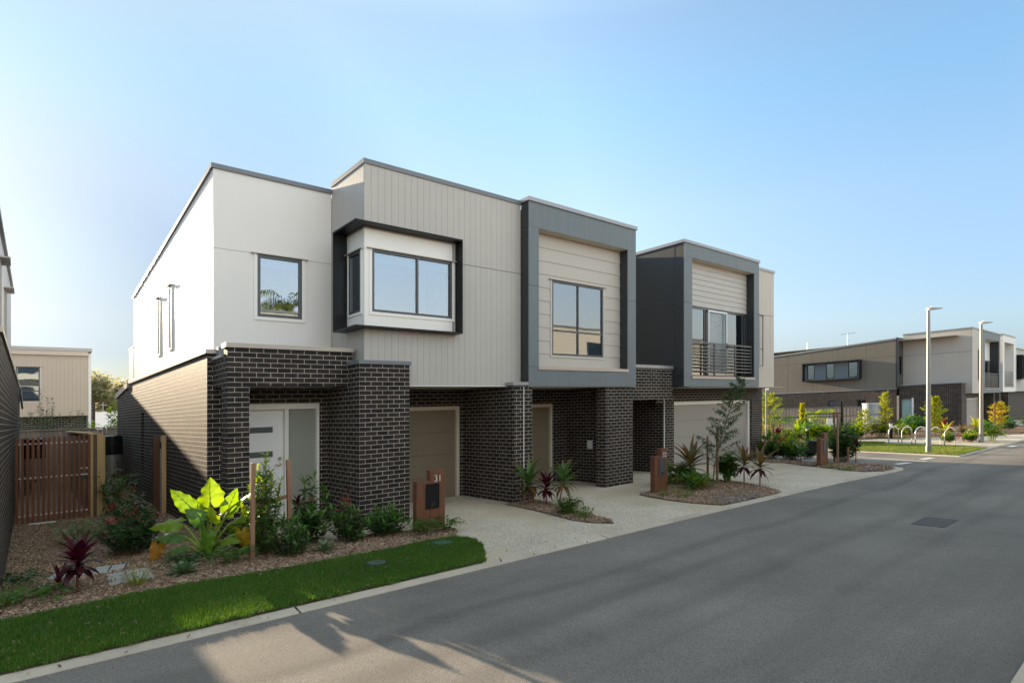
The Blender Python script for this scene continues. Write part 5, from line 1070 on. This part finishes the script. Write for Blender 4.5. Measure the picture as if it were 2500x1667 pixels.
tag(MB().hexa([(9.02,-1.98,.98),(9.42,-1.52,.99),(9.42,-1.505,.99),(9.02,-1.965,.98),(9.02,-1.98,1.03),(9.42,-1.52,1.04),(9.42,-1.505,1.04),(9.02,-1.965,1.03)]).build('stake_tie', 'stake_wood', base=(9.2, -1.75, 1)), 'short cross batten between the stakes of the willow leaved tree', 'batten')
ginger(9.66, -1.95, .95, 'dense bright green upright ginger clump right of the tree', ns=24, Ln=.30, Wd=.10, mat='leaf_mid', spread=.20, np_=7)
cordyline(9.52, -2.50, 1.02, 'left one of two olive cordylines at the driveway edge', nl=20, Ln=.46, Wd=.085, mat='leaf_bronze', mat2='leaf_burgundy', trunk=.46)
cordyline(9.53, -2.92, .95, 'right one of two olive cordylines, nearest the kerb', nl=20, Ln=.48, Wd=.085, mat='leaf_bronze', mat2='leaf_burgundy', trunk=.42)
tuft(9.5, -.35, .4, 'grass tuft against the brick edge of the garage', nb=70, r=.08, mat='grass_dry')
shrub(8.95, -1.1, .62, .30, 'dark bush hidden behind the willow leaved tree stakes', ns=16, nl=20, Ln=.09, Wd=.03, mat='leaf_dark')
# street corner bed
cordyline(15.58, -1.32, .72, 'single striped cordyline on a bare stem behind the pale slab', nl=16, Ln=.36, Wd=.09, mat='leaf_cordy', trunk=.30, el_out=.4)
shrub(16.75, .25, .85, .55, 'glossy green shrub at the brick corner of the second house', ns=34, nl=26, Ln=.12, Wd=.05, mat='leaf_dark', tipmat='leaf_mid', tipn=8)
shrub(17.05, -.15, .64, .40, 'red tipped shrub in the middle of the corner garden', ns=24, nl=24, Ln=.11, Wd=.045, mat='leaf_mid', tipmat='leaf_red', tipn=7)
shrub(16.72, -.55, .82, .42, 'mid green shrub beside the third letterbox slab', ns=28, nl=24, Ln=.12, Wd=.045, mat='leaf_mid', tipmat='leaf_lime', tipn=4)
shrub(16.9, -1.0, .70, .34, 'low leafy shrub right of the striped cordyline', ns=20, nl=22, Ln=.11, Wd=.045, mat='leaf_dark', tipmat='leaf_mid', tipn=6)
cordyline(24.3, 2.6, 1.12, 'tall lime and purple cordyline standing above the corner garden', nl=26, Ln=.58, Wd=.11, mat='leaf_lime', mat2='leaf_burgundy', trunk=.45)
cordyline(24.3, 3.6, .90, 'deep red cordyline in the garden near the sign pole', nl=26, Ln=.42, Wd=.10, mat='leaf_burgundy', mat2='leaf_red', trunk=.35)
ginger(24.4, 3.15, .95, 'upright lime clump between the red cordylines', ns=18, Ln=.42, Wd=.09, mat='leaf_lime', spread=.35, np_=5)
tree(25.2, 4.5, 2.55, 'bright yellow green sapling tree beside the sign pole', lean=(.1, 0), r=.03, nb=46, blen=.85, nl=30, Ln=.14, Wd=.055, mat='leaf_lime', mat2='leaf_gold', lo=.12, shape='round')
tree(24.6, 4.9, 2.1, 'smaller golden sapling against the brick corner', r=.03, nb=36, blen=.7, nl=26, Ln=.14, Wd=.05, mat='leaf_gold', mat2='leaf_lime', lo=.12, shape='round')
stake(24.7, 4.0, .95, 'dark stake under the yellow green sapling', w=.07); stake(25.2, 3.9, .9, 'second dark stake under the yellow green sapling', w=.07)
shrub(16.45, -2.32, 1.22, .50, 'dark leafy bush between stakes behind the third letterbox', ns=40, nl=34, Ln=.12, Wd=.045, mat='leaf_dark', tipmat='leaf_mid', tipn=2, shape=.6)
stake(15.72, -2.44, 1.72, 'tall timber stake left of the dark bush on the corner', w=.055); stake(16.35, -2.10, 1.70, 'tall timber stake behind the dark bush on the corner', w=.055); stake(16.1, -2.62, .55, 'short timber peg between the two tall corner stakes', w=.05)
cordyline(16.66, -2.66, 1.02, 'slim red cordyline at the very street corner', nl=22, Ln=.34, Wd=.045, mat='leaf_burgundy', mat2=None, trunk=.45)
tuft(14.52, -2.72, .3, 'small grass tuft beside the third letterbox foot', nb=60, r=.1, mat='grass_dry', wd=.012); tuft(14.05, -3.32, .32, 'grass tuft at the front edge of the corner bed', nb=80, r=.12, mat='grass_dry', wd=.012)
tuft(15.2, -2.25, .35, 'grass tuft right behind the third letterbox', nb=60, r=.1, mat='grass_dry', wd=.012)
# park beyond the cross street
ginger(26.2, 2.5, 1.08, 'large bright lime clump right of the first bollard', ns=30, Ln=.58, Wd=.11, mat='leaf_lime', mat2='leaf_mid', spread=.65, np_=6)
ginger(27.1, 2.25, .98, 'second bright green clump behind the third letterbox', ns=26, Ln=.55, Wd=.10, mat='leaf_lime', mat2='leaf_mid', spread=.65, np_=6)
rosette(25.8, 2.0, .45, 'yellow striped low plant at the foot of the lime clump', nl=46, mat='leaf_lime', Wd=.07, name='lily_plant', cat='lily')
cordyline(23.6, 4.2, 1.0, 'red cordyline at the left of the park planting', nl=24, Ln=.45, Wd=.10, mat='leaf_burgundy', trunk=.5)
tree(29.2, 4.5, 1.95, 'golden upright shrub glowing before the grey fence', r=.03, nb=34, blen=.38, nl=30, Ln=.12, Wd=.06, mat='leaf_gold', lo=.40, upb=1.35)
shrub(29.0, 4.3, 1.0, .5, 'dark green bush under the golden upright shrub', ns=36, nl=24, Ln=.12, Wd=.05, mat='leaf_dark', tipmat='leaf_mid')
def palm(x, y, hh, label, nf=9, L_=1.6, mat='leaf_lime', z=0, cat='palm'):
    t = thing('palm', label, cat, (x, y, z)); MB().tube([(x, y, z - .1), (x, y, z + hh)], [.12, .08] if hh < 3 else [.16, .12], 10, tint=.4).build('trunk', 'bark', t, smooth=True); a = MB()
    for k in range(nf):
        az = k * GA; e0 = R.uniform(.35, 1.2)
        c = Vector((x, y, z + hh)); n = 24
        for i in range(n):
            e = e0 - 1.5 * i / n; d = Vector((math.cos(az) * math.cos(e), math.sin(az) * math.cos(e), math.sin(e))); c = c + d * L_ / n
            for sg in (1, -1): leaf(a, c, az + sg * R.uniform(.7, 1.0), e + R.uniform(-.5, -.1), L_ * .34 * (math.sin(math.pi * (.12 + .82 * i / n)) + .1), .05 * L_ / 1.6, .7, n=2, fold=.1)
    a.build('fronds', mat, t); return t
palm(37.5, 7.2, .95, 'small palm with drooping golden fronds before the grey fence', nf=9, L_=1.5, mat='leaf_lime')
palm(36.5, 9.2, .75, 'left small palm partly hidden by the yellow sapling', nf=8, L_=1.2, mat='leaf_mid')
tree(29.65, 1.45, 1.55, 'slim sapling with yellow leaves in front of the rain tank', r=.02, nb=34, blen=.42, nl=24, Ln=.12, Wd=.055, mat='leaf_gold', mat2='leaf_lime', lo=.22, bark='lamp_grey', shape='round')
tree(31.5, 1.05, 2.4, 'tallest golden sapling left of the green side door', r=.03, nb=40, blen=.75, nl=24, Ln=.13, Wd=.05, mat='leaf_gold', mat2='leaf_lime', lo=.25, upb=1.15)
shrub(30.3, 2.0, .85, .55, 'mid green bush behind the slim yellow sapling', ns=36, nl=22, Ln=.13, Wd=.055, mat='leaf_mid', tipmat='leaf_lime')
ginger(31.2, 1.2, 1.1, 'lime topped clump behind the left bicycle hoop', ns=24, Ln=.50, Wd=.09, mat='leaf_lime', mat2='leaf_burgundy', spread=.5, np_=6)
ginger(30.6, .0, .85, 'yellow green clump behind the second bicycle hoop', ns=18, Ln=.42, Wd=.085, mat='leaf_gold', mat2='leaf_mid', spread=.4, np_=5)
tree(32.0, -1.1, 2.05, 'dense golden green sapling right of the near lamp pole', r=.03, nb=50, blen=.62, nl=32, Ln=.14, Wd=.065, mat='leaf_gold', mat2='leaf_lime', lo=.10, upb=1.0, shape='round')
shrub(33.2, -1.25, .82, .42, 'red leaved shrub behind the golden sapling', ns=22, nl=24, Ln=.14, Wd=.055, mat='leaf_burgundy', tipmat='leaf_red', tipn=8)
cordyline(29.4, -2.2, .92, 'yellow cordyline behind the rightmost bicycle hoop', nl=18, Ln=.44, Wd=.08, mat='leaf_gold', trunk=.35)
cordyline(29.4, -2.85, .82, 'orange red cordyline right of the last bicycle hoop', nl=24, Ln=.46, Wd=.08, mat='leaf_bronze', mat2='leaf_red', trunk=.28)
shrub(28.1, -2.6, .42, .3, 'small round green bush behind the last bicycle hoop', ns=24, nl=20, Ln=.10, Wd=.035, mat='leaf_mid')
shrub(28.6, -3.3, .46, .32, 'round fresh green bush left of the far lamp pole', ns=26, nl=22, Ln=.10, Wd=.032, mat='leaf_mid', tipmat='leaf_lime', tipn=3)
cordyline(29.5, -3.35, 1.18, 'tall yellow green cordyline immediately left of the far lamp', nl=24, Ln=.46, Wd=.09, mat='leaf_gold', mat2='leaf_mid', trunk=.55)
ginger(29.2, -4.0, 1.02, 'green clump with orange stems right of the far lamp', ns=16, Ln=.48, Wd=.085, mat='leaf_mid', mat2='leaf_lime', spread=.36, np_=6)
tree(35.6, -3.1, 1.65, 'staked golden sapling by the far garage', r=.03, nb=34, blen=.55, nl=24, Ln=.15, Wd=.07, mat='leaf_gold', mat2='leaf_yellow', lo=.25, shape='round')
stake(35.3, -3.0, 1.75, 'left stake of the golden sapling by the far garage', w=.07); stake(35.75, -3.2, 1.8, 'right stake of the golden sapling by the far garage', w=.07)
for x, y, l in ((40.5, -2.6, 'low dark shrub before the far white townhouse'), (44.5, -3.2, 'low dark shrub nearest the street at the right edge'), (37.5, -2.4, 'small mixed bush right of the staked golden sapling')): shrub(x, y, .7, .55, l, ns=20, nl=18, Ln=.16, Wd=.06, mat='leaf_dark', tipmat='leaf_mid')
shrub(38.0, 1.5, .9, .9, 'dark shrub mass under the far brick wall', ns=30, nl=22, Ln=.2, Wd=.08, mat='leaf_dark', tipmat='leaf_mid')
shrub(33.5, .6, .7, .6, 'dark green shrub behind the middle bicycle hoops', ns=30, nl=20, Ln=.15, Wd=.06, mat='leaf_dark', tipmat='leaf_mid')
shrub(27.6, 3.6, .8, .6, 'dark green bush behind the lime clumps', ns=30, nl=20, Ln=.14, Wd=.055, mat='leaf_dark', tipmat='leaf_mid')
# behind the rear fence
shrub(-4.15, 17.6, 2.95, .75, 'dark conifer like bush rising above the rear fence', ns=80, nl=60, Ln=.075, Wd=.022, mat='leaf_dark', tipmat='leaf_willow', shape=1.3, name='conifer_shrub', lo=.3)
shrub(-3.2, 17.4, 2.25, .8, 'rounded dark green bush right of the conifer bush', ns=70, nl=50, Ln=.075, Wd=.024, mat='leaf_willow', shape=.8, lo=.3); shrub(-4.85, 17.2, 2.2, .5, 'dark green bush at the left end of the rear fence', ns=60, nl=44, Ln=.075, Wd=.024, mat='leaf_willow', lo=.3)
shrub(-2.0, 18.0, 2.5, .45, 'sunlit glossy bush beyond the rear fence beside the brick wall', ns=30, nl=30, Ln=.13, Wd=.06, mat='leaf_mid', tipmat='leaf_lime', tipn=5, lo=.4); shrub(-2.7, 18.2, 2.05, .4, 'low lime bush in front of the white building', ns=20, nl=24, Ln=.12, Wd=.06, mat='leaf_lime', lo=.5)
def bigtree(x, y, hh, r, label, mat='leaf_hazy', n=5200, Ln=.5, Wd=.22, z=0):
    t = thing('tree', label, 'tree', (x, y, z), None); tr = MB().tube([(x, y, z - 1), (x, y, z + hh * .5)], [.3, .2], 10, tint=.5); a = MB(); cl = []
    for k in range(26):
        az = k * GA; u = R.random(); cz = z + hh * (.45 + .5 * u); cr = r * math.sqrt(R.random()) * (1.05 - .6 * u); c = Vector((x + math.cos(az) * cr, y + math.sin(az) * cr, cz)); cl.append((c, r * R.uniform(.22, .4)))
        tr.tube([(x, y, z + hh * .4), c], [.1, .03], 5, cap=False, tint=.4)
    for i in range(n):
        c, q = cl[i % len(cl)]; v = Vector((R.gauss(0, 1), R.gauss(0, 1), R.gauss(0, .7))).normalized() * q * R.random() ** .4; leaflet(a, c + v, R.uniform(0, 6.28), R.uniform(-.6, .6), Ln * R.uniform(.6, 1.2), Wd)
    tr.build('trunk', 'bark', t); a.build('crown', mat, t); return t
bigtree(-.8, 52, 6.2, 3.0, 'golden hazy tree far behind the rear fence, left one of the two'); bigtree(3.2, 56, 5.4, 3.0, 'golden hazy tree far behind the rear fence, right one of the two')
palm(7.6, -22.5, 6.5, 'tall palm across the street, mirrored in the corner window', nf=13, L_=2.3, mat='leaf_tuft')
palm(24.0, -24.5, 7.6, 'tall palm behind the long cream house across the street', nf=13, L_=2.4, mat='leaf_tuft')

# ---------------------------------------------------------------- grass, mulch chips, pebbles
def inpoly(px, py, poly):
    ins = np.zeros(len(px), bool); n = len(poly)
    for i in range(n):
        x0, y0 = poly[i]; x1, y1 = poly[(i + 1) % n]
        c = ((y0 > py) != (y1 > py)) & (px < (x1 - x0) * (py - y0) / (y1 - y0 + 1e-12) + x0); ins ^= c
    return ins
def scatter(poly, dens, xmax=1e9, xmin=-1e9):
    P = np.array(poly); lo, hi = P.min(0), P.max(0); lo[0] = max(lo[0], xmin); hi[0] = min(hi[0], xmax); n = int((hi[0]-lo[0]) * (hi[1]-lo[1]) * dens); x = RNG.uniform(lo[0], hi[0], n); y = RNG.uniform(lo[1], hi[1], n); k = inpoly(x, y, poly); return x[k], y[k]
def raw(name, verts, faces, uv, mat, k='stuff', smooth=False):
    me = bpy.data.meshes.new(name); nv, nf = len(verts), len(faces); v = verts.copy(); v[:, 2] -= S * np.clip(v[:, 1], -22, 46); m = faces.shape[1]
    me.vertices.add(nv); me.vertices.foreach_set('co', v.astype(np.float32).ravel()); me.loops.add(nf * m); me.loops.foreach_set('vertex_index', faces.astype(np.int32).ravel())
    me.polygons.add(nf); me.polygons.foreach_set('loop_start', np.arange(0, nf * m, m, dtype=np.int32)); me.polygons.foreach_set('loop_total', np.full(nf, m, dtype=np.int32))
    me.update(calc_edges=True); ul = me.uv_layers.new(name='UVMap'); ul.data.foreach_set('uv', uv[faces.ravel()].astype(np.float32).ravel()); me.materials.append(M[mat]); me.validate()
    o = bpy.data.objects.new(name, me); C.objects.link(o); o['kind'] = k; return o
def grass(poly, dens, h0, h1, wd, mat, z, **kw):
    x, y = scatter(poly, dens, **kw); n = len(x); az = RNG.uniform(0, 6.283, n); hh = RNG.uniform(h0, h1, n); ln = hh * RNG.uniform(.2, .9, n); a2 = RNG.uniform(0, 6.283, n)
    patch = .5 + .28 * np.sin(x * 2.1 + 1.3 * np.sin(y * 1.7)) * np.sin(y * 3.3 + x * .7) + .22 * np.sin(x * 7.3 + 2 * np.sin(y * 5.1)) * np.sin(y * 8.7 - x * 3.1); hh = hh * (.8 + .35 * patch)
    wx, wy = np.cos(az) * wd / 2, np.sin(az) * wd / 2; dx, dy = np.cos(a2) * ln, np.sin(a2) * ln
    v = np.empty((n, 5, 3)); v[:, 0] = np.c_[x - wx, y - wy, np.full(n, z)]; v[:, 1] = np.c_[x + wx, y + wy, np.full(n, z)]
    v[:, 2] = np.c_[x + wx * .8 + dx * .35, y + wy * .8 + dy * .35, z + hh * .6]; v[:, 3] = np.c_[x - wx * .8 + dx * .35, y - wy * .8 + dy * .35, z + hh * .6]; v[:, 4] = np.c_[x + dx, y + dy, z + hh]
    i = np.arange(n)[:, None] * 5; f = np.concatenate([np.concatenate([i, i+1, i+2], 1), np.concatenate([i, i+2, i+3], 1), np.concatenate([i+3, i+2, i+4], 1)])
    tint = np.clip(patch * .5 + RNG.uniform(0, .6, n), 0, 1); ys_ = np.clip((y + 3.75) / .5, 0, 1); tint = np.clip(tint + .35 * (1 - ys_) * (np.abs(y + 3.5) < .6), 0, 1); uv = np.stack([np.repeat(tint, 5), np.tile([0, 0, .6, .6, 1], n)], 1)
    return raw('grass', v.reshape(-1, 3), f, uv, mat)
def chips(name, poly, dens, l0, l1, w0, w1, mat, z, zj, **kw):
    x, y = scatter(poly, dens, **kw); n = len(x); az = RNG.uniform(0, 6.283, n); l = RNG.uniform(l0, l1, n) / 2; w = RNG.uniform(w0, w1, n) / 2; tl = RNG.normal(0, .28, n); t2 = RNG.normal(0, .3, n); zz = z + RNG.uniform(0, zj, n); th = w * .5
    c, s = np.cos(az), np.sin(az); v = np.empty((n, 8, 3)); k = 0
    for dz in (-1, 1):
        for a, b in ((-1, -1), (1, -1), (1, 1), (-1, 1)):
            sh = .8 if dz > 0 else 1
            v[:, k] = np.c_[x + a * l * c * sh - b * w * s * sh, y + a * l * s * sh + b * w * c * sh, zz + dz * th + a * l * tl + b * w * t2]; k += 1
    i = np.arange(n)[:, None] * 8; f = np.concatenate([i + np.array(q) for q in ((4,5,6,7),(0,1,5,4),(1,2,6,5),(2,3,7,6),(3,0,4,7))]); uv = np.stack([np.repeat(RNG.random(n) ** 1.5, 8), np.zeros(n * 8)], 1)
    return raw(name, v.reshape(-1, 3), f, uv, mat)
GRS = []
for i_ in range(len(GR1)):
    a_, b_ = GR1[i_], GR1[(i_ + 1) % len(GR1)]; n_ = max(1, int(math.hypot(b_[0] - a_[0], b_[1] - a_[1]) / .07))
    for k_ in range(n_):
        u_ = k_ / n_; GRS.append((a_[0] + (b_[0] - a_[0]) * u_ + R.uniform(-.03, .03), a_[1] + (b_[1] - a_[1]) * u_ + R.uniform(-.045, .03)))
grass(GRS, 11000, .022, .058, .0055, 'grass_blade', .018, xmin=-9)
grass(GRS, 700, .03, .075, .006, 'grass_dry', .018, xmin=-9)
chips('lawn_litter', GR1, 45, .015, .05, .006, .016, 'chips', .03, .015, xmin=-9)
grass(IS, 1100, .03, .06, .016, 'grass_dry', .002)
chips('wood_mulch', BED1, 1900, .02, .075, .006, .020, 'chips', .016, .022, xmin=-9)
chips('wood_mulch', BED2, 1900, .02, .075, .006, .020, 'chips', .014, .02); chips('wood_mulch', BED3, 1500, .025, .085, .008, .024, 'chips', .014, .02); chips('wood_mulch', BED4, 500, .03, .10, .012, .03, 'chips', .014, .02)
chips('pebbles', [(-5.1, -.6), (-2.9, -.1), (-2.25, .8), (-2.25, 7.5), (-5.0, 7.5)], 1300, .018, .045, .014, .032, 'pebble', .012, .012)
chips('leaf_litter', [(-6, -3.75), (9, -4.1), (9, -3.5), (-6, -3.3)], 7, .015, .035, .008, .02, 'chips', .006, .004)

# ---------------------------------------------------------------- light, sky, camera
DUST, OZ, SKY, SUNE, EXPO = .6, 2.5, .15, 5.0, 1.6
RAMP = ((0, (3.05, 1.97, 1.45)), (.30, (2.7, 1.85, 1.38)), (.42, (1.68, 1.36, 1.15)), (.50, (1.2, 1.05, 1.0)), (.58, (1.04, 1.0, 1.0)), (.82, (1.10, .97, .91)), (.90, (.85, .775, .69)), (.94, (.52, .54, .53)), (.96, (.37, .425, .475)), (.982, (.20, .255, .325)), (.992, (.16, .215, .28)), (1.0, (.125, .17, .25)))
ZRAMP = ((0, (.34, .43, .70)), (.05, (.44, .49, .70)), (.10, (.63, .61, .70)), (.28, (.97, .90, .86)), (.43, (1.0, 1.06, 1.0)), (.53, (1.15, 1.10, 1.0)), (.70, (2.3, 1.85, 1.35)), (1.0, (2.6, 2.05, 1.4)))  # zenith boost added to brighten the ground
sc = bpy.context.scene
SUN = Vector((-.080, 1.0, (.207 - S))).normalized(); el = math.asin(SUN.z); azm = math.atan2(SUN.x, SUN.y)
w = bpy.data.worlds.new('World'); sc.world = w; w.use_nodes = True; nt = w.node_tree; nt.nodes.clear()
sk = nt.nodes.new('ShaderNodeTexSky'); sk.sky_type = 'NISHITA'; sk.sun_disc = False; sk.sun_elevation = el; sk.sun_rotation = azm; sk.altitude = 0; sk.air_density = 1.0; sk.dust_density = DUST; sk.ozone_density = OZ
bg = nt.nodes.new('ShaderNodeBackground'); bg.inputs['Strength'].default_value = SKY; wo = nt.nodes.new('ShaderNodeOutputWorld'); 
# sky weighted by direction: added warm boost on the street side fills shaded fronts
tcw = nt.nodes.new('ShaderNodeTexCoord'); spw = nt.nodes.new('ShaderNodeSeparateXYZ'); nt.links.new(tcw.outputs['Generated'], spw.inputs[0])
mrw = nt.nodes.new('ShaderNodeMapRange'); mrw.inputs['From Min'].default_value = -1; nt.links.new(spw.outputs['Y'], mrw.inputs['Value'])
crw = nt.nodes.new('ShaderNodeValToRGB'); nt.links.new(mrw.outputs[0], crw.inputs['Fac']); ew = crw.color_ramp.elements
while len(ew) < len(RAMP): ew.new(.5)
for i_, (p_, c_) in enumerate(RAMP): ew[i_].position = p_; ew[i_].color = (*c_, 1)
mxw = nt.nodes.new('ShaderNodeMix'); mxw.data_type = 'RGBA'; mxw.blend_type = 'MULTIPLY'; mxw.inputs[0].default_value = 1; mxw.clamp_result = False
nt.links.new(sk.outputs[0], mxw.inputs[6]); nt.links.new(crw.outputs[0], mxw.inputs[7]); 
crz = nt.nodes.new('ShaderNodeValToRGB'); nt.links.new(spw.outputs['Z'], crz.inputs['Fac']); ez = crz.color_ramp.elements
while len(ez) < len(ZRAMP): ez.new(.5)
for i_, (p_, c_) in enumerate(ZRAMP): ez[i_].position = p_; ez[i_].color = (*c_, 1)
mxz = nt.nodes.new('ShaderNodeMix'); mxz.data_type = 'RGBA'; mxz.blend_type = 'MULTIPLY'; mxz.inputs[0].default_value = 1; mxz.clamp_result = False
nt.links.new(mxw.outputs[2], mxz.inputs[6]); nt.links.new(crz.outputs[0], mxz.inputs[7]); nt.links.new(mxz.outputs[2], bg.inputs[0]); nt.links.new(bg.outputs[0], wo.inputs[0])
sl = bpy.data.lights.new('sun', 'SUN'); sl.energy = SUNE; sl.angle = math.radians(.53); sl.color = (1.0, .80, .56); so = bpy.data.objects.new('sun', sl); C.objects.link(so); so.rotation_euler = SUN.to_track_quat('Z', 'Y').to_euler()
cam = bpy.data.cameras.new('camera'); co = bpy.data.objects.new('camera', cam); C.objects.link(co); sc.camera = co
th = math.radians(49.8); fwd = Vector((math.cos(th), math.sin(th), 0)); co.location = (-4.84, -10.15, 2.62); co.rotation_euler = (math.radians(90), 0, math.atan2(fwd.y, fwd.x) - math.pi / 2)
cam.sensor_width = 36; cam.lens = 1420 / 2500 * 36; cam.shift_y = .0458; cam.clip_end = 3000; cam.clip_start = .05
sc.view_settings.view_transform = 'Standard'; sc.view_settings.look = 'None'; sc.view_settings.exposure = EXPO;  sc.view_settings.gamma = 1
sc.cycles.max_bounces = 8; sc.cycles.diffuse_bounces = 4; sc.cycles.glossy_bounces = 4; sc.cycles.transparent_max_bounces = 12; sc.cycles.caustics_reflective = False; sc.cycles.caustics_refractive = False
